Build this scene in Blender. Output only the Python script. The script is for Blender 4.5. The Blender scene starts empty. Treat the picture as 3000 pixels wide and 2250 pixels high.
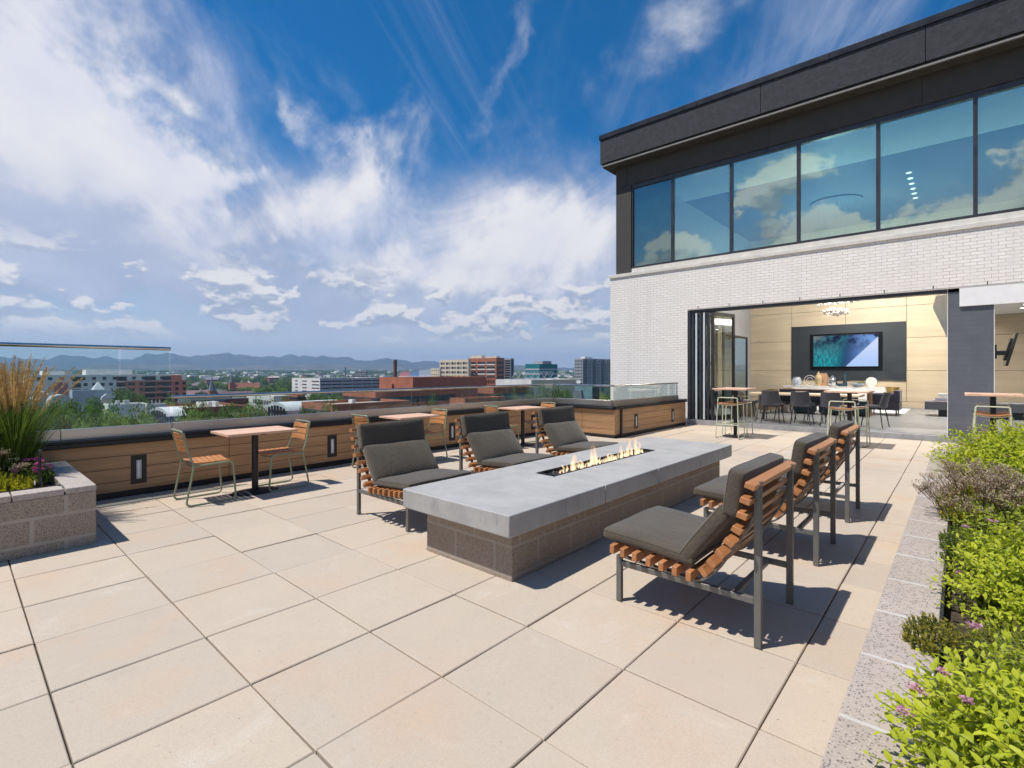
import bpy, math, random
from mathutils import Vector, Matrix
R = math.radians
PI = math.pi
S = bpy.context.scene
COL = S.collection

# ------------------------------------------------------------------ camera
CAM_H, FPX, YH, YAW = 1.44, 1474.0, 1087.0, R(41.775)
cd = bpy.data.cameras.new('camera')
cd.sensor_width = 36.0
cd.lens = FPX / 3000 * 36
cd.shift_y = -(1125 - YH) / 3000
cd.clip_start, cd.clip_end = 0.05, 30000
cam = bpy.data.objects.new('camera', cd)
cam.location = (0, 0, CAM_H)
cam.rotation_euler = (R(90), 0, YAW)
COL.objects.link(cam)
S.camera = cam
CY, SY = math.cos(YAW), math.sin(YAW)

def at(px, v):                       # world x, y of photo column px at depth v
    u = (px - 1500) / FPX
    return (CY * u - SY) * v, (SY * u + CY) * v
def depth(x, y): return -SY * x + CY * y
def zpx(py, v): return CAM_H + (YH - py) * v / FPX

# ------------------------------------------------------------------ view, light
S.view_settings.view_transform = 'Standard'
S.view_settings.look = 'None'
S.view_settings.exposure = 0.34
S.view_settings.gamma = 1
S.render.engine = 'CYCLES'
S.cycles.use_denoising = True
S.cycles.max_bounces = 10
S.cycles.diffuse_bounces = 4
S.cycles.transparent_max_bounces = 24
S.cycles.caustics_reflective = False
S.cycles.caustics_refractive = False
S.cycles.sample_clamp_indirect = 4

SUNV = Vector((-.28, -.417, 1.0)).normalized()      # towards the sun
SUN_EL = math.asin(SUNV.z)
SUN_AZ = math.atan2(SUNV.x, SUNV.y)
sl = bpy.data.lights.new('sun', 'SUN')
sl.energy = 4.05
sl.angle = R(0.53)
sl.color = (1, .95, .88)
sun = bpy.data.objects.new('sun', sl)
sun.rotation_euler = (-SUNV).to_track_quat('-Z', 'Y').to_euler()
sun.location = (-20, -20, 40)
COL.objects.link(sun)

# ------------------------------------------------------------------ node helper
class NT:
    def __init__(s, tree): s.t = tree; s.N = tree.nodes; s.L = tree.links
    def n(s, typ, ins=None, **props):
        nd = s.N.new(typ)
        for k, v in props.items(): setattr(nd, k, v)
        for k, v in (ins or {}).items():
            sock = nd.inputs[k]
            if hasattr(v, 'links'): s.L.new(v, sock)
            elif isinstance(v, bpy.types.NodeSocket): s.L.new(v, sock)
            else: sock.default_value = v
        return nd
    def m(s, op, a, b=0.0, c=0.0, clamp=False):
        nd = s.n('ShaderNodeMath', {0: a, 1: b, 2: c}, operation=op); nd.use_clamp = clamp
        return nd.outputs[0]
    def vm(s, op, a, b=(0, 0, 0)):
        nd = s.n('ShaderNodeVectorMath', {0: a, 1: b}, operation=op)
        return nd.outputs['Value'] if op in ('DOT_PRODUCT', 'LENGTH') else nd.outputs[0]
    def mix(s, f, a, b, blend='MIX'):
        nd = s.n('ShaderNodeMix', data_type='RGBA', blend_type=blend)
        for i, v in ((0, f), (6, a), (7, b)):
            if isinstance(v, bpy.types.NodeSocket): s.L.new(v, nd.inputs[i])
            else: nd.inputs[i].default_value = v if i == 0 else (tuple(v) + (1,))[:4]
        return nd.outputs[2]
    def rng(s, v, a, b, c=0.0, d=1.0, smooth=True):
        nd = s.n('ShaderNodeMapRange', {0: v, 1: a, 2: b, 3: c, 4: d})
        nd.interpolation_type = 'SMOOTHSTEP' if smooth else 'LINEAR'
        return nd.outputs[0]
    def noise(s, vec, scale, detail=4, rough=.5, dist=0.0):
        nd = s.n('ShaderNodeTexNoise', {'Scale': scale, 'Detail': detail, 'Roughness': rough, 'Distortion': dist})
        if vec is not None: s.L.new(vec, nd.inputs['Vector'])
        return nd.outputs[0]

# ------------------------------------------------------------------ world: sky and clouds by direction
W = bpy.data.worlds.new('World'); S.world = W; W.use_nodes = True
w = NT(W.node_tree); w.N.clear()
sky = w.n('ShaderNodeTexSky', sky_type='NISHITA', sun_disc=False, sun_elevation=SUN_EL, sun_rotation=SUN_AZ,
          altitude=1600, air_density=1.0, dust_density=0.5, ozone_density=2.5)
skyc = w.n('ShaderNodeHueSaturation', {'Hue': .497, 'Saturation': 1.46, 'Value': .86, 'Color': sky.outputs[0]}).outputs[0]
D = w.vm('NORMALIZE', w.n('ShaderNodeTexCoord').outputs['Generated'])
dx, dy, dz = w.n('ShaderNodeSeparateXYZ', {0: D}).outputs
el = w.m('ARCSINE', dz)
den = w.m('ADD', w.m('MAXIMUM', dz, 0.0), .22)
P = w.n('ShaderNodeCombineXYZ', {0: w.m('DIVIDE', dx, den), 1: w.m('DIVIDE', dy, den), 2: 0.0}).outputs[0]
def stretch(vec, ang, k):             # stretch a pattern k times along a heading
    return w.n('ShaderNodeMapping', {'Vector': vec, 'Rotation': (0, 0, R(ang)), 'Scale': (k, 1, 1)}, vector_type='TEXTURE').outputs[0]
def warp(vec, scale, amt, detail=6):
    nz = w.n('ShaderNodeTexNoise', {'Vector': vec, 'Scale': scale, 'Detail': detail, 'Roughness': .6}).outputs['Color']
    return w.vm('ADD', vec, w.vm('MULTIPLY', w.vm('SUBTRACT', nz, (.5, .5, .5)), (amt, amt, amt)))
Dw = warp(D, 3.0, .34, 7)
def pdir(px, py):
    u, ww = (px - 1500) / FPX, (YH - py) / FPX
    return Vector((CY * u - SY, SY * u + CY, ww)).normalized()
def ell(px, py, sa, sb, rot=0.0, gain=1.0, hard=0.0, vec=None):   # soft elliptical patch round a direction; radii in degrees
    d = pdir(px, py); r_ = Vector((d.y, -d.x, 0)).normalized(); u_ = r_.cross(d)
    e1 = r_ * math.cos(R(rot)) + u_ * math.sin(R(rot)); e2 = -r_ * math.sin(R(rot)) + u_ * math.cos(R(rot))
    V = vec or Dw
    a = w.m('DIVIDE', w.vm('DOT_PRODUCT', V, tuple(e1)), R(sa)); b = w.m('DIVIDE', w.vm('DOT_PRODUCT', V, tuple(e2)), R(sb))
    q = w.m('SQRT', w.m('ADD', w.m('MULTIPLY', a, a), w.m('MULTIPLY', b, b)))
    f = w.m('GREATER_THAN', w.vm('DOT_PRODUCT', D, tuple(d)), 0.0)
    return w.m('MULTIPLY', w.m('MULTIPLY', w.rng(q, 1.0, hard), f), gain)
def addl(items):
    r = items[0]
    for i in items[1:]: r = w.m('ADD', r, i)
    return r
fib = w.noise(stretch(P, 150, 3.2), 2.6, 8, .62, .7)          # fibres drawn out along one heading
fib2 = w.noise(stretch(P, 118, 4.5), 2.1, 8, .6, 1.2)
puf = w.noise(D, 8.0, 7, .56, .3)
big = w.noise(P, 1.1, 5, .5, .4)
# layered sheets: grey lavender body, bright parts
body = addl([ell(130, 760, 30, 15, 0, .85), ell(420, 500, 17, 17, 30, .55), ell(60, 60, 16, 7, 20, .55), ell(1400, 760, 25, 11, 12, .72), ell(1650, 620, 18, 17, 35, .62), ell(950, 560, 12, 8, 30, .42), ell(1300, 560, 14, 8, 30, .40),
             ell(850, 860, 30, 7, 0, .45), ell(2100, 420, 22, 15, 30, .30), ell(900, 640, 11, 5, 15, .45), ell(1850, 820, 22, 9, 0, .5)])
bright = addl([ell(170, 400, 15, 10.5, -25, .85), ell(410, 520, 14, 8, -38, .90), ell(60, 230, 8, 6, 0, .3), ell(650, 530, 7, 2.6, 25, .40), ell(1420, 710, 19, 9.5, 18, .72), ell(1700, 720, 14, 8, 20, .40), ell(1180, 800, 10, 4, 0, .3),
               ell(1620, 600, 10, 6, 38, .40), ell(930, 590, 7.5, 4.2, 15, .52), ell(760, 660, 9, 3.5, 12, .38), ell(1010, 430, 9, 3.0, -58, .50), ell(850, 300, 9, 2.6, -58, .42), ell(1440, 230, 9, 1.8, 66, .20), ell(1540, 60, 9, 2.0, 66, .24), ell(1950, 120, 16, 5, 35, .34), ell(1200, 380, 12, 4, 20, .3), ell(60, 30, 12, 5, 20, .42), ell(700, 820, 9, 3, 5, .35)])
small = addl([ell(530, 292, 3.2, 1.2, -22, 1.0, 0, warp(D, 12, .05)), ell(400, 300, 2.2, 1.0, 0, .7, 0, warp(D, 12, .06)), ell(300, 355, 1.6, .8, 0, .5, 0, warp(D, 12, .06))])
fmod = w.m('MULTIPLY', w.m('SUBTRACT', w.m('ADD', w.m('MULTIPLY', fib, .62), w.m('MULTIPLY', puf, .38)), .5), 3.3)
cb = w.rng(w.m('ADD', body, w.m('MULTIPLY', fmod, w.rng(body, 0, .45, .45, .85))), .02, .92)
cw = w.rng(w.m('ADD', bright, w.m('MULTIPLY', fmod, w.rng(bright, 0, .5, .35, .9))), .06, .80)
veil = w.m('MULTIPLY', w.rng(fib2, .44, .76), w.m('MULTIPLY', w.rng(big, .32, .58), .55))
# heaped clouds low over the mountains, with shaded undersides
band = w.m('MULTIPLY', w.rng(el, R(2.4), R(4.2)), w.rng(el, R(8.5), R(13.0), 1, 0))
Db = w.n('ShaderNodeMapping', {'Vector': D, 'Scale': (1, 1, 1.9)}).outputs[0]
ncu = w.noise(Db, 10.5, 8, .53, .12)
ncl = w.noise(w.vm('ADD', Db, (0, 0, .024)), 10.5, 8, .53, .12)
c3 = w.m('MULTIPLY', w.rng(ncu, .475, .53), band)
lit3 = w.rng(w.m('SUBTRACT', ncu, ncl), -.035, .06)
# bank of heaped clouds behind the camera (mirrored by the upper windows)
back = w.rng(dy, -.2, -.5)
nbk = w.noise(w.n('ShaderNodeMapping', {'Vector': D, 'Scale': (1, 1, 1.5)}).outputs[0], 5.5, 7, .55, .2)
nbl = w.noise(w.n('ShaderNodeMapping', {'Vector': w.vm('ADD', D, (0, 0, .03)), 'Scale': (1, 1, 1.5)}).outputs[0], 5.5, 7, .55, .2)
top = w.m('ADD', w.m('ADD', el, w.m('MULTIPLY', w.rng(dx, -.14, -.42), .10)), w.m('MULTIPLY', w.m('SUBTRACT', nbk, .5), -.52))
c4 = w.m('MULTIPLY', w.rng(top, R(18.2), R(17.0)), back)
c5 = w.m('MULTIPLY', w.m('MULTIPLY', w.rng(nbk, .57, .68), back), w.m('MULTIPLY', w.rng(el, R(19), R(23)), w.rng(el, R(30), R(36), 1, 0)))
lit4 = w.rng(w.m('ADD', w.m('SUBTRACT', nbk, nbl), w.rng(top, R(11), R(17.5), -.02, .07)), -.03, .07)
WHITE, GREY = (6.3, 6.2, 6.25), (2.75, 3.15, 4.35)
sky0 = w.mix(w.rng(el, R(0), R(26), .82, 0), skyc, (3.7, 4.3, 5.3))
sky0 = w.mix(veil, sky0, (5.0, 5.3, 6.2))
sky0 = w.mix(w.m('MULTIPLY', cb, .86), sky0, w.mix(w.rng(fib, .35, .75), GREY, (4.6, 4.85, 5.9)))
sky0 = w.mix(w.m('MULTIPLY', cw, .95), sky0, w.mix(w.rng(w.m('ADD', w.m('MULTIPLY', fib, .5), w.m('MULTIPLY', puf, .5)), .38, .62), (5.6, 5.6, 6.2), WHITE))
sky0 = w.mix(w.m('MULTIPLY', addl([ell(60, 720, 27, 8, -6, .85), ell(620, 850, 16, 4, 0, .4), ell(1150, 930, 30, 5, 0, .45)]), w.rng(fib, .25, .7, 1, .55), clamp=True), sky0, (3.35, 3.75, 4.95))
sky0 = w.mix(w.m('MULTIPLY', small, w.rng(puf, .35, .6), clamp=True), sky0, WHITE)
sky0 = w.mix(w.m('MULTIPLY', c3, .92), sky0, w.mix(lit3, (3.0, 3.45, 4.4), (6.4, 6.25, 6.2)))
sky0 = w.mix(c4, sky0, w.mix(lit4, (2.4, 2.7, 3.5), (6.6, 6.4, 6.3)))
sky0 = w.mix(w.m('MULTIPLY', c5, .9), sky0, w.mix(lit4, (4.0, 4.4, 5.4), WHITE))
sky0 = w.mix(w.rng(el, R(6.5), R(.5), 0, .9), sky0, (4.6, 4.95, 5.5))
bg = w.n('ShaderNodeBackground', {'Color': sky0, 'Strength': .112})
w.L.new(bg.outputs[0], w.n('ShaderNodeOutputWorld').inputs[0])

# ------------------------------------------------------------------ materials
MATS = {}
def newmat(name):
    m = bpy.data.materials.new(name); m.use_nodes = True
    t = NT(m.node_tree); t.N.clear()
    out = t.n('ShaderNodeOutputMaterial')
    MATS[name] = m
    return m, t, out
def bsdf(t, out, **ins):
    b = t.n('ShaderNodeBsdfPrincipled')
    for k, v in ins.items():
        k = k.replace('_', ' ')
        if isinstance(v, bpy.types.NodeSocket): t.L.new(v, b.inputs[k])
        elif k == 'Base Color' or k.endswith('Color'): b.inputs[k].default_value = (tuple(v) + (1,))[:4]
        else: b.inputs[k].default_value = v
    t.L.new(b.outputs[0], out.inputs[0])
    return b
def sc(c, k): return tuple(min(1, x * k) for x in c)
def pbr(name, col, rough=.6, metal=0.0, var=.12, scale=6.0, bump=0.0, bscale=60.0, col2=None, spec=.5, sheen=0.0):
    m, t, out = newmat(name)
    o = t.n('ShaderNodeTexCoord').outputs['Object']
    n1 = t.noise(o, scale, 6, .6)
    c = t.mix(t.rng(n1, .3, .7), sc(col, 1 - var), col2 or sc(col, 1 + var))
    b = bsdf(t, out, Base_Color=c, Roughness=rough, Metallic=metal)
    b.inputs['Specular IOR Level'].default_value = spec
    if sheen: b.inputs['Sheen Weight'].default_value = sheen
    if rough < .95: t.L.new(t.rng(n1, .25, .75, max(.02, rough - .08), min(1, rough + .08)), b.inputs['Roughness'])
    if bump:
        bp = t.n('ShaderNodeBump', {'Strength': bump, 'Distance': .01, 'Height': t.noise(o, bscale, 5, .6)})
        t.L.new(bp.outputs[0], b.inputs['Normal'])
    return m
def face_uv(t):                       # (x,z) on walls facing y, (y,z) on walls facing x, (x,y) on tops
    g = t.n('ShaderNodeNewGeometry')
    sn = t.n('ShaderNodeSeparateXYZ', {0: g.outputs['True Normal']})
    sp = t.n('ShaderNodeSeparateXYZ', {0: t.n('ShaderNodeTexCoord').outputs['Object']})
    ax = t.m('GREATER_THAN', t.m('ABSOLUTE', sn.outputs[0]), .5)
    az = t.m('GREATER_THAN', t.m('ABSOLUTE', sn.outputs[2]), .5)
    u = t.m('ADD', t.m('MULTIPLY', ax, sp.outputs[1]), t.m('MULTIPLY', t.m('SUBTRACT', 1.0, ax), sp.outputs[0]))
    v = t.m('ADD', t.m('MULTIPLY', az, sp.outputs[1]), t.m('MULTIPLY', t.m('SUBTRACT', 1.0, az), sp.outputs[2]))
    return t.n('ShaderNodeCombineXYZ', {0: u, 1: v, 2: 0.0}).outputs[0]
def masonry(name, c1, c2, cm, bw, bh, mortar, rough=.8, speck=0.0, bump=.5, off=(0, 0), dark=(.1, .09, .08), smooth=.1):
    m, t, out = newmat(name)
    uv = t.vm('ADD', face_uv(t), (off[0], off[1], 0))
    o = t.n('ShaderNodeTexCoord').outputs['Object']
    br = t.n('ShaderNodeTexBrick', {'Vector': uv, 'Color1': c1 + (1,), 'Color2': c2 + (1,), 'Mortar': cm + (1,), 'Scale': 1.0,
             'Mortar Size': mortar, 'Mortar Smooth': smooth, 'Brick Width': bw, 'Row Height': bh, 'Bias': 0.0})
    c = br.outputs[0]
    c = t.mix(t.rng(t.noise(o, 3.0, 6, .65), .35, .75), c, sc(c1, .93), 'MIX') if speck == 0 else c
    if speck == 0:
        sk = t.noise(t.n('ShaderNodeMapping', {'Vector': o, 'Scale': (1, 1, .07)}).outputs[0], 2.6, 7, .65)
        c = t.mix(t.rng(sk, .50, .74, 0, .30), c, sc(c1, .74))
        c = t.mix(t.rng(t.noise(uv, 9.0, 4, .7), .62, .74, 0, .22), c, (c1[0] * .86, c1[1] * .74, c1[2] * .66))
    h = t.m('SUBTRACT', 1.0, br.outputs[1])
    if speck:
        wv = t.vm('ADD', o, t.vm('MULTIPLY', t.n('ShaderNodeTexNoise', {'Vector': o, 'Scale': 60.0, 'Detail': 3}).outputs['Color'], (.012, .012, .012)))
        vo = t.n('ShaderNodeTexVoronoi', {'Vector': wv, 'Scale': 135.0})
        rnd = t.n('ShaderNodeSeparateColor', {0: vo.outputs['Color']}).outputs[0]
        stone = t.m('MULTIPLY', t.rng(rnd, .45, .80), t.rng(vo.outputs['Distance'], .60, .25))
        stl = t.m('MULTIPLY', t.rng(rnd, .40, .10), t.rng(vo.outputs['Distance'], .60, .25))
        c = t.mix(t.m('MULTIPLY', stone, t.m('MULTIPLY', h, speck)), c, dark)
        c = t.mix(t.m('MULTIPLY', stl, t.m('MULTIPLY', h, speck * .5)), c, sc(c1, 1.5))
        c = t.mix(t.rng(t.noise(o, 2.2, 5, .6), .3, .7, 0, .3), c, sc(c1, .72))
        h = t.m('ADD', h, t.m('MULTIPLY', t.noise(o, 130, 3, .6), .5))
    b = bsdf(t, out, Base_Color=c, Roughness=rough)
    bp = t.n('ShaderNodeBump', {'Strength': bump, 'Distance': .006, 'Height': h})
    t.L.new(bp.outputs[0], b.inputs['Normal'])
    return m
def wood(name, col, axis='y', rough=.5, grain=14.0, dark=.62, fine=1.0):
    m, t, out = newmat(name)
    o = t.n('ShaderNodeTexCoord').outputs['Object']
    st = {'x': (.06, 1, 1), 'y': (1, .06, 1), 'z': (1, 1, .06)}[axis]
    mp_ = t.n('ShaderNodeMapping', {'Vector': o, 'Scale': st})
    info = t.n('ShaderNodeObjectInfo').outputs['Random']
    v = t.vm('ADD', mp_.outputs[0], t.n('ShaderNodeCombineXYZ', {0: t.m('MULTIPLY', info, 9.0), 1: 0.0, 2: t.m('MULTIPLY', info, 5.0)}).outputs[0])
    n1 = t.noise(v, grain, 8, .65, 1.2)
    n2 = t.noise(v, grain * 6, 6, .7)
    n3 = t.noise(o, 1.1, 3, .5)
    f = t.m('ADD', t.m('MULTIPLY', n1, .7), t.m('MULTIPLY', n2, .3 * fine))
    c = t.mix(t.rng(f, .33, .68), sc(col, dark), sc(col, 1.14))
    c = t.mix(t.rng(n3, .35, .7, 0, .35), c, sc(col, .78))
    b = bsdf(t, out, Base_Color=c, Roughness=rough)
    bp = t.n('ShaderNodeBump', {'Strength': .12, 'Distance': .004, 'Height': f})
    t.L.new(bp.outputs[0], b.inputs['Normal'])
    return m
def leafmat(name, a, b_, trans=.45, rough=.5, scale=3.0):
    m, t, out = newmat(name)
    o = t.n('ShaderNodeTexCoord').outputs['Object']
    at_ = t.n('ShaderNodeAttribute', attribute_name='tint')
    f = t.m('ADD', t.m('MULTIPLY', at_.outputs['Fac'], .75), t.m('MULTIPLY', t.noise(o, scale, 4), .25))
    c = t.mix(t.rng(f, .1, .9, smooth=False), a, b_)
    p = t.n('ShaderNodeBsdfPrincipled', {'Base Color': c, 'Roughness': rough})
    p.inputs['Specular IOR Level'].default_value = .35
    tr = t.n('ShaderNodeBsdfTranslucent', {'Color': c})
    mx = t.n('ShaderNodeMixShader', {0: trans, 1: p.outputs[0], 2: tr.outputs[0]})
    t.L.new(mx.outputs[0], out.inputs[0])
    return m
def glass(name, tint, refl=.05, edge=.6, dirt=None, film=0.0):
    """thin clear pane: tinted see-through plus a mirror that grows at grazing angles"""
    m, t, out = newmat(name)
    tr = t.n('ShaderNodeBsdfTransparent', {'Color': tint + (1,)})
    gl = t.n('ShaderNodeBsdfGlossy', {'Color': (.92, .97, 1, 1), 'Roughness': 0.0})
    lw = t.n('ShaderNodeLayerWeight', {'Blend': .25})
    f = t.m('ADD', refl, t.m('MULTIPLY', lw.outputs['Fresnel'], edge), clamp=True)
    sh = t.n('ShaderNodeMixShader', {0: f, 1: tr.outputs[0], 2: gl.outputs[0]}).outputs[0]
    if dirt:
        o = t.n('ShaderNodeTexCoord').outputs['Object']
        d = t.rng(t.vm('LENGTH', t.vm('MULTIPLY', t.vm('SUBTRACT', o, dirt), (1, 1.1, 1.25))), .62, .08)
        sp_ = t.rng(t.noise(o, 75, 4, .7), .5, .62)
        st_ = t.noise(t.n('ShaderNodeMapping', {'Vector': o, 'Scale': (1, 14, .5)}).outputs[0], 3, 4, .6)
        fac = t.m('MULTIPLY', t.m('MULTIPLY', d, t.m('ADD', t.m('MULTIPLY', sp_, .55), .07)), t.rng(st_, .3, .6, .4, 1.0))
        df = t.n('ShaderNodeBsdfDiffuse', {'Color': (.75, .78, .8, 1)})
        sh = t.n('ShaderNodeMixShader', {0: fac, 1: sh, 2: df.outputs[0]}).outputs[0]
    t.L.new(sh, out.inputs[0])
    return m
def emit(name, col, strength):
    m, t, out = newmat(name)
    t.L.new(t.n('ShaderNodeEmission', {'Color': col + (1,), 'Strength': strength}).outputs[0], out.inputs[0])
    return m

# ------------------------------------------------------------------ mesh builder
class MB:
    def __init__(s): s.v = []; s.f = []; s.tint = []
    def add(s, vs, fs, tint=None):
        o = len(s.v); s.v += [tuple(p) for p in vs]
        for f in fs: s.f.append(tuple(i + o for i in f)); s.tint.append(.5 if tint is None else tint)
        return s
    def box(s, x0, x1, y0, y1, z0, z1, M=None):
        vs = [Vector((x, y, z)) for z in (z0, z1) for y in (y0, y1) for x in (x0, x1)]
        if M is not None: vs = [M @ p for p in vs]
        return s.add(vs, [(0, 2, 3, 1), (4, 5, 7, 6), (0, 1, 5, 4), (2, 6, 7, 3), (0, 4, 6, 2), (1, 3, 7, 5)])
    def prism(s, poly, a, b, plane='xz'):   # polygon extruded along the third axis from a to b
        def P3(p, k):
            return {'xz': (p[0], k, p[1]), 'yz': (k, p[0], p[1]), 'xy': (p[0], p[1], k)}[plane]
        n = len(poly)
        vs = [P3(p, a) for p in poly] + [P3(p, b) for p in poly]
        fs = [tuple(range(n))[::-1], tuple(range(n, 2 * n))] + [(i, (i + 1) % n, n + (i + 1) % n, n + i) for i in range(n)]
        return s.add(vs, fs)
    def tube(s, pts, r, seg=8, caps=True):
        pts = [Vector(p) for p in pts]; n = len(pts)
        rr = r if isinstance(r, (list, tuple)) else [r] * n
        T = []
        for i in range(n):
            d = (pts[min(i + 1, n - 1)] - pts[max(i - 1, 0)]); T.append(d.normalized() if d.length > 1e-9 else Vector((0, 0, 1)))
        a = T[0].orthogonal().normalized(); vs = []; fs = []
        for i in range(n):
            a = (a - T[i] * a.dot(T[i])); a = a.normalized() if a.length > 1e-6 else T[i].orthogonal().normalized()
            b = T[i].cross(a)
            for k in range(seg):
                q = 2 * PI * k / seg
                vs.append(pts[i] + (a * math.cos(q) + b * math.sin(q)) * rr[i])
        for i in range(n - 1):
            for k in range(seg):
                fs.append((i * seg + k, i * seg + (k + 1) % seg, (i + 1) * seg + (k + 1) % seg, (i + 1) * seg + k))
        if caps: fs += [tuple(range(seg))[::-1], tuple(range((n - 1) * seg, n * seg))]
        return s.add(vs, fs)
    def bar(s, pts, wdt, thk, up=(0, 1, 0)):  # flat bar swept along pts; wdt along up, thk across
        pts = [Vector(p) for p in pts]; n = len(pts); up = Vector(up); vs = []; fs = []
        for i in range(n):
            d = (pts[min(i + 1, n - 1)] - pts[max(i - 1, 0)]).normalized(); q = d.cross(up).normalized()
            for a, b in ((-1, -1), (1, -1), (1, 1), (-1, 1)): vs.append(pts[i] + up * (a * wdt / 2) + q * (b * thk / 2))
        for i in range(n - 1):
            for k in range(4): fs.append((i * 4 + k, i * 4 + (k + 1) % 4, i * 4 + 4 + (k + 1) % 4, i * 4 + 4 + k))
        fs += [(3, 2, 1, 0), tuple(range((n - 1) * 4, n * 4))]
        return s.add(vs, fs)
    def lathe(s, prof, seg=20, c=(0, 0, 0)):
        vs = []; fs = []; n = len(prof)
        for r, z in prof:
            for k in range(seg):
                q = 2 * PI * k / seg; vs.append((c[0] + r * math.cos(q), c[1] + r * math.sin(q), c[2] + z))
        for i in range(n - 1):
            for k in range(seg): fs.append((i * seg + k, i * seg + (k + 1) % seg, (i + 1) * seg + (k + 1) % seg, (i + 1) * seg + k))
        fs += [tuple(range(seg))[::-1], tuple(range((n - 1) * seg, n * seg))]
        return s.add(vs, fs)
    def leaf(s, p, d, up, L, Wd, fold=.25, tint=.5, fine=True, droop=.15):
        d = d.normalized(); q = d.cross(up)
        if q.length < 1e-5: q = d.orthogonal()
        q.normalize(); nrm = q.cross(d)
        if not fine:
            vs = [p, p + d * L * .45 + q * Wd * .5 + nrm * fold * Wd, p + d * L - nrm * droop * L, p + d * L * .45 - q * Wd * .5 + nrm * fold * Wd]
            return s.add(vs, [(0, 1, 2), (0, 2, 3)], tint)
        c1 = p + d * L * .33; c2 = p + d * L * .68 - nrm * droop * L * .4; t = p + d * L - nrm * droop * L
        k = nrm * fold * Wd
        l1 = c1 + q * Wd * .47 + k; l2 = c2 + q * Wd * .36 + k * .7; r1 = c1 - q * Wd * .47 + k; r2 = c2 - q * Wd * .36 + k * .7
        return s.add([p, c1, c2, t, l1, l2, r1, r2], [(0, 1, 4), (4, 1, 2, 5), (5, 2, 3), (0, 6, 1), (6, 7, 2, 1), (7, 3, 2)], tint)
    def build(s, name, mat, parent=None, loc=(0, 0, 0), smooth=True, bevel=0.0, seg=2, ang=.6):
        me = bpy.data.meshes.new(name); me.from_pydata(s.v, [], s.f); me.update()
        if len(set(s.tint)) > 1:
            a = me.attributes.new('tint', 'FLOAT', 'FACE'); a.data.foreach_set('value', s.tint)
        if smooth: me.shade_smooth(); me.set_sharp_from_angle(angle=ang)
        me.materials.append(MATS[mat] if isinstance(mat, str) else mat)
        o = bpy.data.objects.new(name, me); COL.objects.link(o); o.location = loc
        if parent is not None: o.parent = parent
        if bevel:
            b = o.modifiers.new('bevel', 'BEVEL'); b.width = bevel; b.segments = seg; b.limit_method = 'ANGLE'; b.angle_limit = R(40)
            b.harden_normals = False
        return o
def thing(name, label, cat, loc=(0, 0, 0), rz=0.0, group=None):
    o = bpy.data.objects.new(name, None); COL.objects.link(o); o.location = loc; o.rotation_euler = (0, 0, rz)
    o.empty_display_size = .1
    return tag(o, label, cat, group)
def tag(o, label, cat, group=None, kind=None):
    if label: o['label'] = label
    if cat: o['category'] = cat
    if group: o['group'] = group
    if kind: o['kind'] = kind
    return o
def struct(o): o['kind'] = 'structure'; return o
def copy_tree(o, loc=None, rz=None, label=None, parent=None):
    kids = [c for c in ALLKIDS(o)]
    c = o.copy(); COL.objects.link(c)
    if parent is not None: c.parent = parent
    if loc is not None: c.location = loc
    if rz is not None: c.rotation_euler = (0, 0, rz)
    if label: c['label'] = label
    for k in kids: copy_tree(k, parent=c)
    return c
def ALLKIDS(o): return list(o.children)
def box_part(name, mat, parent, *b, **k): return MB().box(*b).build(name, mat, parent, **k)
def arc(cx, cz, r, a0, a1, n=6): return [(cx + r * math.cos(R(a0 + (a1 - a0) * i / n)), cz + r * math.sin(R(a0 + (a1 - a0) * i / n))) for i in range(n + 1)]
def fillet(pts, r, n=5):              # round the corners of a 3-D polyline
    pts = [Vector(p) for p in pts]; out = [pts[0]]
    for i in range(1, len(pts) - 1):
        a, b, c = pts[i - 1], pts[i], pts[i + 1]
        d1 = (a - b); d2 = (c - b); rr = min(r, d1.length * .45, d2.length * .45)
        p1 = b + d1.normalized() * rr; p2 = b + d2.normalized() * rr
        for k in range(n + 1):
            q = k / n; out.append(p1 * (1 - q) ** 2 + b * 2 * q * (1 - q) + p2 * q * q)
    out.append(pts[-1]); return out

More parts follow.
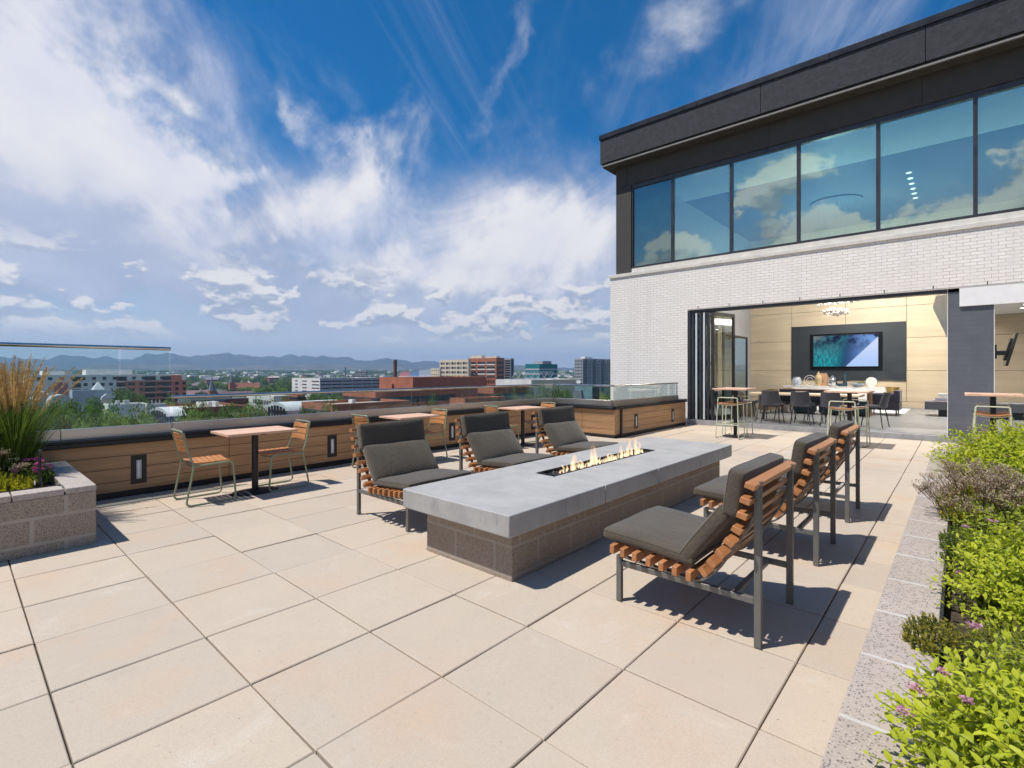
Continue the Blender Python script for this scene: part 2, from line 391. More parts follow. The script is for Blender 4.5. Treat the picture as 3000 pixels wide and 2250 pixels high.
# ------------------------------------------------------------------ the terrace's materials
def paver_mat():
    m, t, out = newmat('paver')
    o = t.n('ShaderNodeTexCoord').outputs['Object']
    at_ = t.n('ShaderNodeAttribute', attribute_name='tint').outputs['Fac']
    n1 = t.noise(o, 1.3, 5, .6); n2 = t.noise(o, 190, 3, .6); n3 = t.noise(o, 5.5, 6, .65, .4)
    n5 = t.noise(t.vm('ADD', o, (7.3, 2.1, 0)), 2.3, 7, .68, .8)
    c = t.mix(at_, (.480, .408, .330), (.555, .463, .358))
    c = t.mix(t.rng(n1, .50, .72, 0, .62), c, (.57, .395, .265))
    c = t.mix(t.rng(n3, .3, .7, 0, .22), c, (.43, .38, .32))
    c = t.mix(t.rng(n5, .56, .72, 0, .45), c, (.60, .545, .475))
    c = t.mix(t.rng(n5, .42, .30, 0, .24), c, (.38, .33, .275))
    c = t.mix(t.rng(n2, .3, .7, .0, .34), c, (.34, .28, .22))
    n4 = t.noise(o, 34, 8, .74)
    c = t.mix(t.rng(n4, .56, .70, 0, .42), c, (.30, .25, .195))
    c = t.mix(t.rng(n4, .42, .30, 0, .30), c, (.62, .55, .46))
    fl = t.n('ShaderNodeTexVoronoi', {'Vector': o, 'Scale': 9.0})
    fr = t.n('ShaderNodeSeparateColor', {0: fl.outputs['Color']}).outputs[0]
    c = t.mix(t.m('MULTIPLY', t.rng(fl.outputs['Distance'], .045, .02), t.m('GREATER_THAN', fr, .72)), c, (.16, .12, .09))
    b = bsdf(t, out, Base_Color=c, Roughness=.85)
    b.inputs['Specular IOR Level'].default_value = .3
    bp = t.n('ShaderNodeBump', {'Strength': .22, 'Distance': .003, 'Height': t.m('ADD', n2, t.m('MULTIPLY', n4, .6))})
    t.L.new(bp.outputs[0], b.inputs['Normal'])
def concrete_mat():
    m, t, out = newmat('cast_concrete')
    o = t.n('ShaderNodeTexCoord').outputs['Object']
    g = t.n('ShaderNodeNewGeometry'); nz = t.n('ShaderNodeSeparateXYZ', {0: g.outputs['Normal']}).outputs[2]
    n1 = t.noise(o, 3.4, 9, .72, .15); n2 = t.noise(o, 30, 8, .75)
    st = t.noise(t.n('ShaderNodeMapping', {'Vector': o, 'Scale': (1, 1, .22)}).outputs[0], 14, 9, .72, .3)
    c = t.mix(t.rng(n1, .28, .72), (.325, .318, .305), (.42, .41, .392))
    c = t.mix(t.rng(n2, .52, .72, 0, .38), c, (.27, .265, .255))
    side = t.m('SUBTRACT', 1.0, t.m('ABSOLUTE', nz))
    c = t.mix(t.m('MULTIPLY', t.rng(st, .50, .72), t.m('MULTIPLY', side, .55)), c, (.17, .17, .17))
    b = bsdf(t, out, Base_Color=c, Roughness=.62)
    b.inputs['Specular IOR Level'].default_value = .4
    pit = t.n('ShaderNodeTexVoronoi', {'Vector': o, 'Scale': 30.0}).outputs['Distance']
    h = t.m('ADD', t.m('MULTIPLY', n2, .4), t.rng(pit, 0, .12))
    bp = t.n('ShaderNodeBump', {'Strength': .18, 'Distance': .004, 'Height': h}); t.L.new(bp.outputs[0], b.inputs['Normal'])
def fabric_mat(name, a, b_):
    m, t, out = newmat(name)
    o = t.n('ShaderNodeTexCoord').outputs['Object']
    n1 = t.noise(o, 260, 3, .7)
    wv = t.noise(t.n('ShaderNodeMapping', {'Vector': o, 'Scale': (.18, 1, 1)}).outputs[0], 330, 3, .7)
    n3 = t.noise(o, 5, 4, .6)
    c = t.mix(t.rng(t.m('ADD', t.m('MULTIPLY', n1, .5), t.m('MULTIPLY', wv, .5)), .33, .67), a, b_)
    c = t.mix(t.rng(n3, .35, .7, 0, .3), c, sc(a, .8))
    b = bsdf(t, out, Base_Color=c, Roughness=.9)
    b.inputs['Sheen Weight'].default_value = .25
    wr = t.noise(t.n('ShaderNodeMapping', {'Vector': o, 'Scale': (1, 2.2, 1)}).outputs[0], 7, 4, .55, 1.5)
    b0 = t.n('ShaderNodeBump', {'Strength': .35, 'Distance': .02, 'Height': wr})
    bp = t.n('ShaderNodeBump', {'Strength': .35, 'Distance': .0015, 'Height': wv, 'Normal': b0.outputs[0]}); t.L.new(bp.outputs[0], b.inputs['Normal'])
paver_mat(); concrete_mat()
fabric_mat('cushion_fabric', (.038, .030, .020), (.118, .094, .062))
fabric_mat('dining_fabric', (.045, .047, .055), (.075, .077, .085))
fabric_mat('plum_fabric', (.05, .045, .07), (.09, .08, .115))
fabric_mat('teal_fabric', (.02, .055, .065), (.035, .085, .095))
fabric_mat('tan_fabric', (.36, .25, .16), (.50, .37, .25))
masonry('white_brick', (.86, .815, .755), (.92, .88, .83), (.42, .38, .34), .2032, .0677, .0048, rough=.7, bump=.55, smooth=.25)  # mortar colour darkened to hold the shade inside the raked joints
masonry('block_masonry', (.305, .240, .180), (.345, .275, .21), (.37, .315, .26), .4064, .2032, .010, speck=1.0, bump=.5, off=(.21, -.035))
masonry('planter_masonry', (.365, .295, .228), (.41, .335, .265), (.435, .375, .31), .4064, .2032, .013, speck=1.0, bump=.55, off=(.18, -.083))
masonry('planter_cap', (.44, .385, .335), (.46, .40, .35), (.42, .375, .33), 90.0, 90.0, .001, speck=.8, bump=.5)
masonry('slate_tile', (.112, .120, .138), (.122, .130, .148), (.19, .195, .205), .60, .10, .002, rough=.45, bump=.12)
masonry('floor_tile', (.17, .178, .188), (.20, .208, .216), (.12, .12, .125), .60, .60, .004, rough=.4, bump=.1)
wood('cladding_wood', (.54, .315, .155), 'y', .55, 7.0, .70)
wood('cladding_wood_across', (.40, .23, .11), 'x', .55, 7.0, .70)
wood('slat_wood', (.46, .195, .075), 'y', .42, 12.0, .72)
wood('table_wood', (.70, .44, .30), 'y', .5, 8.0, .86)
wood('chair_wood', (.56, .25, .09), 'x', .45, 11.0, .74)
wood('panel_wood', (.64, .53, .375), 'x', .5, 3.0, .90)
wood('pale_wood', (.62, .48, .31), 'x', .45, 6.0, .86)
wood('brown_wood', (.22, .12, .075), 'x', .45, 7.0, .8)
pbr('grey_metal', (.155, .155, .145), .42, .25, .06, 9, spec=.5)
pbr('sage_metal', (.27, .31, .20), .38, .1, .08, 9)
pbr('cream_metal', (.60, .63, .43), .36, .1, .06, 9)
pbr('black_metal', (.022, .022, .025), .42, .3, .2, 8)
pbr('dark_trim', (.016, .016, .019), .42, .2, .1, 2)
pbr('steel', (.56, .52, .47), .36, 1.0, .05, 1.2)
pbr('rail_steel', (.62, .60, .57), .2, 1.0, .08, 5)
pbr('stucco', (.034, .036, .043), .85, 0, .42, 9, bump=1.0, bscale=45)
pbr('stucco_upper', (.060, .057, .052), .85, 0, .15, 5, bump=.5, bscale=75)
pbr('drip_metal', (.24, .235, .23), .6, 0, .08, 4)
pbr('fascia_metal', (.03, .03, .034), .35, .5, .15, 3)
pbr('frame_metal', (.05, .052, .06), .35, .4, .15, 5)
pbr('bright_metal', (.60, .62, .68), .45, .2, .04, 2)
pbr('stone_trim', (.66, .63, .57), .7, 0, .08, 5, bump=.1)
pbr('white_paint', (.86, .85, .83), .6, 0, .04, 3)
pbr('ceiling_grey', (.17, .19, .22), .6, 0, .05, 2)
pbr('grey_paint', (.44, .45, .47), .6, 0, .05, 2)
pbr('teal_backing', (.10, .24, .235), .6, 0, .1, 3)
pbr('charcoal_panel', (.028, .036, .044), .5, 0, .1, 3)
pbr('concrete_step', (.30, .30, .30), .6, 0, .18, 5, bump=.15, bscale=40)
pbr('soil', (.06, .042, .03), .95, 0, .4, 30, bump=1.0, bscale=60)
pbr('cast_stone_cap', (.50, .45, .40), .85, 0, .12, 8, bump=.25, bscale=130)
pbr('lava_gravel', (.055, .05, .048), .6, 0, .6, 70, bump=1.0, bscale=90)
pbr('matt_black', (.010, .012, .015), .9, 0, .05, 2, spec=.1)
pbr('black_plastic', (.012, .012, .013), .3, 0, .2, 6)
pbr('brass', (.45, .30, .11), .35, .9, .25, 12)
pbr('chrome', (.75, .75, .76), .06, 1.0, .05, 5)
pbr('ceramic_blue', (.32, .40, .62), .25, 0, .45, 25, col2=(.75, .76, .80))
pbr('ceramic_dark', (.03, .06, .085), .3, 0, .3, 14)
pbr('ceramic_sand', (.52, .40, .22), .6, 0, .15, 14)
pbr('terracotta', (.50, .30, .18), .65, 0, .12, 14)
pbr('pearl', (.80, .76, .70), .25, 0, .1, 30)
pbr('rug', (.50, .51, .52), .95, 0, .3, 5, bump=.6, bscale=90)
pbr('paper_white', (.78, .77, .75), .7, 0, .05, 9)
pbr('book_blue', (.06, .11, .42), .6, 0, .1, 9)
pbr('book_pink', (.62, .36, .38), .6, 0, .1, 9)
glass('rail_glass', (.91, .96, .95), .025, .5)
glass('stained_rail_glass', (.87, .94, .935), .03, .5, dirt=(0, .72, 1.0))
glass('window_glass', (.53, .76, .75), .25, .6)
glass('spandrel_glass', (.55, .80, .78), .16, .5)
glass('door_glass', (.88, .95, .93), .05, .6)
emit('lamp_white', (1, .90, .75), 6.0)
def brick_red(): pass

# ------------------------------------------------------------------ terrace floor
TX = lambda a: (a - 7.996) * .61
TY = lambda b: (b * 1.0232 + .4967) * .61
random.seed(4)
d = MB()
G, CH = .0036, .0042
for a in range(-4, 14):
    for b in range(-8, 21):
        x0, x1, y0, y1 = TX(a) + G, TX(a + 1) - G, TY(b) + G, min(TY(b + 1) - G, 13.43)
        if x0 < -7.14: x0 = -7.14
        if x1 <= x0 + .02 or y1 <= y0 + .02 or (x1 < -5.6 and y0 > 9.5): continue
        if x0 < -5.56 and y1 > 9.5: y1 = 9.48
        if y1 <= y0: continue
        z = random.uniform(-.0032, .0032); sx = random.uniform(-.0016, .0016)
        j = [random.uniform(-.001, .001) for _ in range(4)]
        vs = []
        for (x, y, q) in ((x0, y0, 0), (x1, y0, 1), (x1, y1, 2), (x0, y1, 3)): vs.append((x, y, -.045))
        for (x, y, q) in ((x0, y0, 0), (x1, y0, 1), (x1, y1, 2), (x0, y1, 3)): vs.append((x + j[q], y + j[q], z - CH + sx * (q - 1.5)))
        for (x, y, q) in ((x0 + CH, y0 + CH, 0), (x1 - CH, y0 + CH, 1), (x1 - CH, y1 - CH, 2), (x0 + CH, y1 - CH, 3)): vs.append((x + j[q], y + j[q], z + sx * (q - 1.5)))
        fs = [(8, 9, 10, 11)] + [(i, (i + 1) % 4, 4 + (i + 1) % 4, 4 + i) for i in range(4)] + [(4 + i, 4 + (i + 1) % 4, 8 + (i + 1) % 4, 8 + i) for i in range(4)]
        d.add(vs, fs, random.random())
pav = struct(d.build('paved_terrace', 'paver', smooth=False))
und = MB().box(-7.14, 6, -6, 9.5, -.25, -.05).box(-5.6, 6, 9.5, 13.43, -.25, -.05)
struct(und.build('terrace_base', 'soil', smooth=False))

# ------------------------------------------------------------------ parapets
def wall_light_parts(par, fn):         # recessed step light: dark plate, pale frame, lens; fn maps (along, out, z) to xyz
    def bx(n, m, a0, a1, o0, o1, z0, z1, p):
        c = [fn(a, o, z) for a in (a0, a1) for o in (o0, o1) for z in (z0, z1)]
        xs, ys, zs = zip(*c)
        return box_part(n, m, p, min(xs), max(xs), min(ys), max(ys), min(zs), max(zs), bevel=.002)
    pl = bx('wall_light', 'black_metal', -.075, .075, .0, .008, -.165, .165, par)
    bx('lens', 'white_paint', -.012, .012, .008, .0095, -.092, .092, pl)
    for a, b, z0, z1 in ((-.024, -.0125, -.108, .108), (.0125, .024, -.108, .108), (-.012, .012, .0925, .108), (-.012, .012, -.108, -.0925)):
        bx('trim', 'bright_metal', a, b, .008, .014, z0, z1, pl)
def parapet(name, label, axis, c, out, a0, a1, vj, lights, cornerpost=None):
    """axis 'y': wall face at x=c facing +x; axis 'x': wall face at y=c facing -y; a0..a1 along"""
    t = thing(name, label, 'wall', (0, 0, 0), group='wood clad parapets round the terrace')
    if axis == 'y': fn = lambda a, o, z: (c + o, a, z)
    else: fn = lambda a, o, z: (a, c - o, z)
    def bx(mb, A0, A1, o0, o1, z0, z1):
        p, q = fn(A0, o0, z0), fn(A1, o1, z1)
        mb.box(min(p[0], q[0]), max(p[0], q[0]), min(p[1], q[1]), max(p[1], q[1]), min(p[2], q[2]), max(p[2], q[2])); return mb
    random.seed(int(abs(a0 * 7)))
    wm = 'cladding_wood' if axis == 'y' else 'cladding_wood_across'
    edges = [a0] + [v for v in vj if a0 < v < a1] + [a1]
    zs = [.066, .183, .328, .472, .607]
    m = MB()
    for i in range(len(edges) - 1):
        for k in range(4): bx(m, edges[i] + .003, edges[i + 1] - .003, -.02, 0.0, zs[k] + .0028, zs[k + 1] - .0028)
    m.build('cladding', wm, t, bevel=.002)
    bx(MB(), a0 + (.30 if cornerpost else 0), a1 - (.03 if axis == 'x' else 0), -.30, -.022, 0, .66).build('core_wall', 'dark_trim', t)
    bx(MB(), a0, a1, -.021, .006, -.02, .064).build('base_trim', 'dark_trim', t, bevel=.003)
    zt = .688 if axis == 'x' else .69
    cp = MB(); bx(cp, a0 - .0, a1 + .0, -.36, .05, .662 + zt - .69, zt); bx(cp, a0, a1, .038, .05, .612, .66)
    cp.build('cap', 'dark_trim', t, bevel=.004)
    for lp in lights: wall_light_parts(t, lambda a, o, z, L=lp: fn(L + a, o, .297 + z))
    return t
parapet('parapet', 'long wood clad parapet with three step lights running behind the bistro tables', 'y', -7.15, 1, -4, 9.49,
        [-3.02, -1.2, .63, 2.445, 4.258, 6.07, 7.88], [1.475, 3.89, 6.31, 8.72])
parapet('parapet', 'sunlit wood clad parapet across the far end, facing the camera', 'x', 9.49, -1, -7.1, -5.545, [-6.36], [])
tp = parapet('parapet', 'short shaded wood clad parapet with two step lights meeting the white brick wall', 'y', -5.545, 1, 9.49, 13.23, [9.76], [10.46, 12.42], True)
box_part('corner_post', 'black_metal', tp, -5.549, -5.512, 9.735, 9.80, .0, .66, bevel=.003)
box_part('corner_board', 'cladding_wood_across', tp, -5.544, -5.52, 9.478, 9.505, .066, .607, bevel=.002)

# ------------------------------------------------------------------ glass railings standing on the parapets
def railing(name, label, axis, c, a0, a1, ztop, joints, gm='rail_glass', endpost=False, ends=True, gmats=None):
    t = thing(name, label, 'railing', group='glass railings on the parapets')
    fn = (lambda a, o, z: (c + o, a, z)) if axis == 'y' else (lambda a, o, z: (a, c - o, z))
    def bx(n, m, A0, A1, o0, o1, z0, z1, **k):
        p, q = fn(A0, o0, z0), fn(A1, o1, z1)
        return box_part(n, m, t, min(p[0], q[0]), max(p[0], q[0]), min(p[1], q[1]), max(p[1], q[1]), z0, z1, **k)
    sh = []
    e = a0
    while e < a1 - .05:
        f = min(e + 2.4, a1); bx('base_shoe', 'steel', e + .002, f - .002, -.035, .035, .69, .805, bevel=.003); e = f
    ed = [a0] + list(joints) + [a1]
    for i in range(len(ed) - 1):
        bx('glass_panel', (gmats[i] if gmats else gm), ed[i] + .013, ed[i + 1] - .013, -.006, .006, .805, ztop - .012)
    MB().tube([fn(a0, 0, ztop), fn(a1, 0, ztop)], .022, 12).build('handrail', 'rail_steel', t)
    if endpost: bx('end_post', 'rail_steel', a1 - .03, a1 - .01, -.008, .008, .8, ztop - .02)
    return t
railing('glass_railing', 'tall water stained glass windscreen at the left end of the long parapet', 'y', -7.25, -4, 1.815, 1.712,
        [-1.2, .0, 1.315], gmats=['rail_glass', 'rail_glass', 'stained_rail_glass', 'rail_glass'])
railing('glass_railing', 'long low glass railing with steel handrail above the bistro tables', 'y', -7.25, 1.83, 9.56, 1.12,
        [3.038, 4.258, 5.465, 6.68, 7.9])
railing('glass_railing', 'short low glass railing facing the camera at the far corner', 'x', 9.59, -7.2, -5.66, 1.12, [-6.63])
railing('glass_railing', 'low glass railing in front of the white brick wall', 'y', -5.645, 9.62, 12.93, 1.12, [10.41, 11.66], endpost=True)

# ------------------------------------------------------------------ fire pit
fp = thing('fire_pit', 'long concrete topped fire pit on a grey block base between the lounge chairs', 'fire pit', (0, 0, 0))
bb = MB().box(-3.195, -2.281, 2.553, 6.50, 0, .349)
bb.build('block_base', 'block_masonry', fp, bevel=.004)
x0, x1, tx0, tx1 = -3.335, -2.185, -2.93, -2.715
ty0, ty1 = 3.63, 5.60
yj = [2.42, 3.606, 4.586, 5.60, 6.66]
J = .006
def slab(a, b, c, e): return box_part('concrete_slab', 'cast_concrete', fp, a, b, c, e, .35, .50, bevel=.009, seg=3)
slab(x0, x1, yj[0], yj[1] - J); slab(x0, x1, yj[3] + J, yj[4])
for i in (1, 2):
    slab(tx1 + .004, x1, yj[i] + J, yj[i + 1] - J); slab(x0, tx0 - .004, yj[i] + J, yj[i + 1] - J)
tr = MB()
tr.box(tx0, tx0 + .012, ty0, ty1 - .01, .40, .503).box(tx1 - .012, tx1, ty0, ty1 - .01, .40, .503)
tr.box(tx0 + .012, tx1 - .012, ty0, ty0 + .012, .40, .503).box(tx0 + .012, tx1 - .012, ty1 - .022, ty1 - .01, .40, .503)
tr.box(tx0 + .012, tx1 - .012, ty0 + .012, ty1 - .022, .42, .44)
tr.build('burner_tray', 'black_metal', fp)
random.seed(8); gv = MB()
for k in range(900):
    cx, cy_ = random.uniform(tx0 + .02, tx1 - .02), random.uniform(ty0 + .02, ty1 - .03); r = random.uniform(.006, .014)
    M = Matrix.Translation((cx, cy_, .448 + random.uniform(0, .03))) @ Matrix.Rotation(random.uniform(0, 6), 4, Vector((random.random(), random.random(), .3)).normalized())
    gv.box(-r, r, -r * .8, r * .8, -r * .7, r * .7, M)
o = gv.build('lava_gravel', 'lava_gravel', fp, smooth=False); o['kind'] = 'stuff'
def flame_mat():
    m, t, out = newmat('flame')
    o = t.n('ShaderNodeTexCoord').outputs['Object']
    z = t.n('ShaderNodeSeparateXYZ', {0: o}).outputs[2]
    h = t.rng(z, .0, .26)
    c = t.mix(h, (1, .76, .46), (1, .45, .16))
    em = t.n('ShaderNodeEmission', {'Color': c, 'Strength': t.rng(z, 0, .26, 1.9, 1.1)})
    tr_ = t.n('ShaderNodeBsdfTransparent')
    lw = t.n('ShaderNodeLayerWeight', {'Blend': .5})
    wis = t.rng(t.noise(t.n('ShaderNodeMapping', {'Vector': o, 'Scale': (1, 1, .3)}).outputs[0], 40, 4, .6), .35, .6)
    a = t.m('MULTIPLY', t.m('MULTIPLY', t.m('SUBTRACT', 1.0, lw.outputs['Facing']), t.rng(z, .0, .30, .40, .07)), wis)
    mx = t.n('ShaderNodeMixShader', {0: a, 1: tr_.outputs[0], 2: em.outputs[0]}); t.L.new(mx.outputs[0], out.inputs[0])
flame_mat()
yy = ty0 + .22
while yy < ty1 - .12:
    hgt = random.choice([.05, .07, .08, .09, .10, .12, .14, .21]) * random.uniform(.8, 1.15)
    fl = MB()
    for q in range(random.choice([2, 3])):
        ox, oy = random.uniform(-.035, .035), random.uniform(-.03, .03); hh = hgt * random.uniform(.55, 1.1); r0 = .009 + hh * .055
        ph, lx, ly = random.uniform(0, 6), random.uniform(-.15, .15), random.uniform(-.25, .1)
        pts, rs = [], []
        for i in range(9):
            s_ = i / 8
            pts.append((ox + lx * hh * s_ + .012 * math.sin(ph + s_ * 6) * s_, oy + ly * hh * s_ + .012 * math.cos(ph * 1.7 + s_ * 5) * s_, hh * s_))
            rs.append(max(.0006, r0 * (math.sin(PI * min(1, .22 + s_ * .78)) ** .8) * (1 - .25 * s_)))
        fl.tube(pts, rs, 8)
    fl.build('flame', 'flame', fp, loc=((tx0 + tx1) / 2, yy, .462), ang=3)
    yy += random.uniform(.030, .060)

# ------------------------------------------------------------------ lounge chairs
def cushion(L_, W_, T_, puff, r=.022, n=10, seed=0, crease=.0):
    """rounded, slightly swollen pad: length along x, width along y, thickness along z, centred"""
    random.seed(seed); ph = [random.uniform(0, 6) for _ in range(6)]
    mb = MB()
    hx, hy, hz = L_ / 2, W_ / 2, T_ / 2
    def pos(x, y, z):
        cx = max(-hx + r, min(hx - r, x)); cy_ = max(-hy + r, min(hy - r, y)); cz = max(-hz + r, min(hz - r, z))
        v = Vector((x - cx, y - cy_, z - cz))
        if v.length > 1e-9: v = v.normalized() * r
        p = Vector((cx, cy_, cz)) + v
        a, b = p.x / hx, p.y / hy
        sw = puff * (1 - abs(a) ** 2.6) * (1 - abs(b) ** 4)
        p.z += (1 if z > 0 else -.35) * sw * min(1, abs(z) / hz)
        p.z += .003 * math.sin(ph[0] + 9 * p.x + 3 * p.y) * (1 - abs(a) ** 4) + .0025 * math.sin(ph[1] + 14 * p.y - 4 * p.x)
        p.y += .004 * math.sin(ph[2] + 8 * p.x) * (1 if b > 0 else -1) * abs(b) ** 6
        p.x += .004 * math.sin(ph[3] + 7 * p.y) * abs(a) ** 6
        return p
    def ticks(h, m):
        base = [-h, -h + r * .3, -h + r] + [(-h + r) + (2 * h - 2 * r) * i / m for i in range(1, m)] + [h - r, h - r * .3, h]
        return base
    X, Y, Z = ticks(hx, 8), ticks(hy, 8), [-hz, -hz + r * .35, -hz + r, hz - r, hz - r * .35, hz] if hz > r else [-hz, 0, hz]
    def grid(A, B, f):
        vs = [pos(*f(a, b)) for a in A for b in B]; nb = len(B)
        fs = [(i * nb + j, i * nb + j + 1, (i + 1) * nb + j + 1, (i + 1) * nb + j) for i in range(len(A) - 1) for j in range(nb - 1)]
        mb.add(vs, fs)
    grid(X, Y, lambda a, b: (a, b, hz)); grid(Y, X, lambda a, b: (b, a, -hz))
    grid(X, Z, lambda a, b: (a, -hy, b)); grid(Z, X, lambda a, b: (b, hy, a))
    grid(Z, Y, lambda a, b: (-hx, b, a)); grid(Y, Z, lambda a, b: (hx, a, b))
    seam = MB()
    for zz in (hz - r * .25,):
        c = [pos(a, -hy, zz) for a in X] + [pos(hx, b, zz) for b in Y] + [pos(a, hy, zz) for a in X[::-1]] + [pos(-hx, b, zz) for b in Y[::-1]]
        seam.tube(c + [c[0]], .0032, 5, caps=False)
    return mb, seam
def xf(mb, M):
    mb.v = [tuple(M @ Vector(p)) for p in mb.v]; return mb
def lounge_chair(label, seed=1):
    t = thing('lounge_chair', label, 'lounge chair', group='wood slat lounge chairs round the fire pit')
    HW = .325
    cs = [(.81, .346), (.74, .340), (.66, .333), (.572, .327), (.492, .321), (.412, .316), (.332, .309),
          (.252, .353), (.207, .412), (.162, .472), (.118, .541), (.078, .614), (.052, .694), (.036, .773), (.012, .852)]
    for s in (-1, 1):
        y = s * HW
        MB().box(.795, .829, y - .015, y + .015, 0, .285).build('leg', 'grey_metal', t, bevel=.003)
        MB().prism([(-.018, 0), (.018, 0), (.018, .79), (-.006, .865), (-.018, .83)], y - .015, y + .015).build('leg', 'grey_metal', t, bevel=.003)
        MB().box(.018, .795, y - .013, y + .013, .222, .256).build('side_rail', 'grey_metal', t, bevel=.003)
        path = [(.815, y, .285), (.40, y, .262), (.30, y, .262), (.215, y, .335), (.085, y, .545), (.035, y, .63), (.012, y, .70), (-.004, y, .80), (-.012, y, .868)]
        MB().bar(fillet(path, .07, 5), .032, .012).build('curved_rail', 'grey_metal', t, bevel=.002)
    MB().box(.110, .140, -HW + .013, HW - .013, .226, .252).build('stretcher', 'grey_metal', t, bevel=.003)
    for i, (dx_, z) in enumerate(cs):
        a = max(0, i - 1); b = min(len(cs) - 1, i + 1)
        tx_, tz_ = cs[b][0] - cs[a][0], cs[b][1] - cs[a][1]
        if i <= 6: ang = 0.0
        else: ang = math.atan2(tz_, -tx_)
        M = Matrix.Translation((dx_, 0, z)) @ Matrix.Rotation(ang, 4, 'Y')
        MB().box(-.0155, .0155, -.425, .425, -.026, .026, M).build('slat', 'slat_wood', t, bevel=.003)
    def pad(L_, W_, T_, puff, M, sd):
        mb, seam = cushion(L_, W_, T_, puff, seed=sd)
        c = xf(mb, M).build('cushion', 'cushion_fabric', t, ang=1.2)
        xf(seam, M).build('piping', 'cushion_fabric', c)
    pad(.585, .76, .062, .012, Matrix.Translation((.615, 0, .399)) @ Matrix.Rotation(R(-3.5), 4, 'Y'), seed)
    d_ = Vector((.118 - .345, 0, .685 - .37))
    an = math.atan2(d_.z, -d_.x)
    M = Matrix.Translation((.278, 0, .548)) @ Matrix.Rotation(an, 4, 'Y') @ Matrix.Rotation(PI, 4, 'Z')
    pad(.385, .76, .078, .022, Matrix.Translation((.270, 0, .538)) @ Matrix.Rotation(R(54.5), 4, 'Y'), seed + 1)
    pad(.255, .765, .088, .012, Matrix.Translation((.106, 0, .792)) @ Matrix.Rotation(R(81), 4, 'Y'), seed + 2)
    return t
lc = lounge_chair('wood slat lounge chair with charcoal cushions nearest the camera, right of the fire pit')
spots = [(-.79, 3.135, PI, None),
         (-.80, 4.595, PI, 'middle charcoal cushioned lounge chair of the row beside the green shrubs'),
         (-.81, 6.02, PI, 'charcoal cushioned lounge chair nearest the bar tables, in the row beside the shrubs'),
         (-4.515, 3.07, 0, 'nearest lounge chair of the row before the bistro tables, front leg clear of the slab'),
         (-4.49, 4.43, 0, 'middle charcoal cushioned lounge chair of the row before the wood clad parapet'),
         (-4.47, 5.86, 0, 'lounge chair at the far end of the row before the parapet, behind the flames')]
for i, (x, y, rz, lb) in enumerate(spots):
    if i == 0: lc.location = (x, y, 0); lc.rotation_euler = (0, 0, rz)
    else: copy_tree(lc, (x, y, 0), rz, lb)

# ------------------------------------------------------------------ bistro tables and chairs
def bistro_table(label):
    t = thing('bistro_table', label, 'table', group='wood topped bistro tables along the parapet')
    tp_ = MB()
    for k in range(7):
        w_ = .56 / 7; tp_.box(-.28 + k * w_ + .0006, -.28 + (k + 1) * w_ - .0006, -.39, .39, .712, .738)
    tp_.build('tabletop', 'table_wood', t, bevel=.0012)
    MB().box(-.25, .25, -.03, .03, .700, .712).build('brace', 'black_metal', t)
    MB().tube([(0, 0, .03), (0, 0, .70)], .036, 16).build('pole', 'black_metal', t)
    b = MB(); b.lathe([(.0, .0), (.225, .0), (.23, .008), (.215, .018), (.08, .03), (.045, .045), (.0, .046)], 28)
    xf(b, Matrix.Diagonal((.78, 1.18, 1, 1))); b.build('base', 'black_metal', t)
    return t
def bistro_chair(label):
    """faces +y; back at -y"""
    t = thing('bistro_chair', label, 'chair', group='green framed bistro chairs')
    for s in (-1, 1):
        x = s * .215
        pts = [(s * .185, -.265, .785), (s * .20, -.215, .55), (x, -.165, .44), (s * .222, -.245, .012), (s * .222, .245, .012), (s * .215, .215, .435), (s * .215, -.165, .425)]
        MB().tube(fillet(pts, .055, 5), .0105, 8).build('side_frame', 'sage_metal', t)
    top = [(-.185, -.265, .75), (-.185, -.272, .80), (.185, -.272, .80), (.185, -.265, .75)]
    MB().tube(fillet(top, .045, 6), .0105, 8).build('top_rail', 'sage_metal', t)
    for yy_ in (-.15, .20):
        MB().tube([(-.215 + .43 * k / 8, yy_, .432 - .030 * (1 - (2 * k / 8 - 1) ** 2)) for k in range(9)], .009, 8).build('cross_bar', 'sage_metal', t)
    for k in range(7):
        y0 = -.165 + k * .058
        m = MB(); m.bar([(-.208 + .416 * q / 10, y0 + .024, .452 - .026 * (1 - (2 * q / 10 - 1) ** 2)) for q in range(11)], .049, .012)
        m.build('seat_slat', 'chair_wood', t, bevel=.0015)
    for k in range(3):
        z0 = .575 + k * .072; m = MB()
        yb = -.222 - (z0 - .55) * .21
        m.bar([(-.185 + .37 * q / 10, yb + .014 - .034 * (1 - (2 * q / 10 - 1) ** 2), z0 + .03) for q in range(11)], .062, .012, up=Vector((0, -.2, .98)).normalized())
        m.build('back_slat', 'chair_wood', t, bevel=.0015)
    return t
bt = bistro_table('wood topped bistro table nearest the camera, between two green framed chairs')
bc = bistro_chair('green framed bistro chair nearest the stone planter, facing away from it')
TBL = [(-6.275, 2.43, 0), (-6.50, 4.86, 0), (-6.33, 7.40, R(-4))]
tl = [None, 'second wood topped bistro table along the parapet, half hidden by a lounge chair', 'third wood topped bistro table, by the far corner of the parapet']
CH_ = [(-6.30, 1.905, 0), (-6.32, 2.765, PI), (-6.50, 4.22, R(3)), (-6.47, 5.17, PI), (-6.38, 6.85, R(-5)), (-6.27, 7.83, PI + R(-6))]
cl = [None, 'bistro chair with its seat shaded by the nearest bistro table, back to the corner',
      'bistro chair on the near side of the second bistro table, half hidden by a cushion',
      'bistro chair beyond the second bistro table, its bent back leg in full view',
      'bistro chair on the near side of the third bistro table, behind a lounge chair',
      'bistro chair beyond the third bistro table, tucked in the far corner']
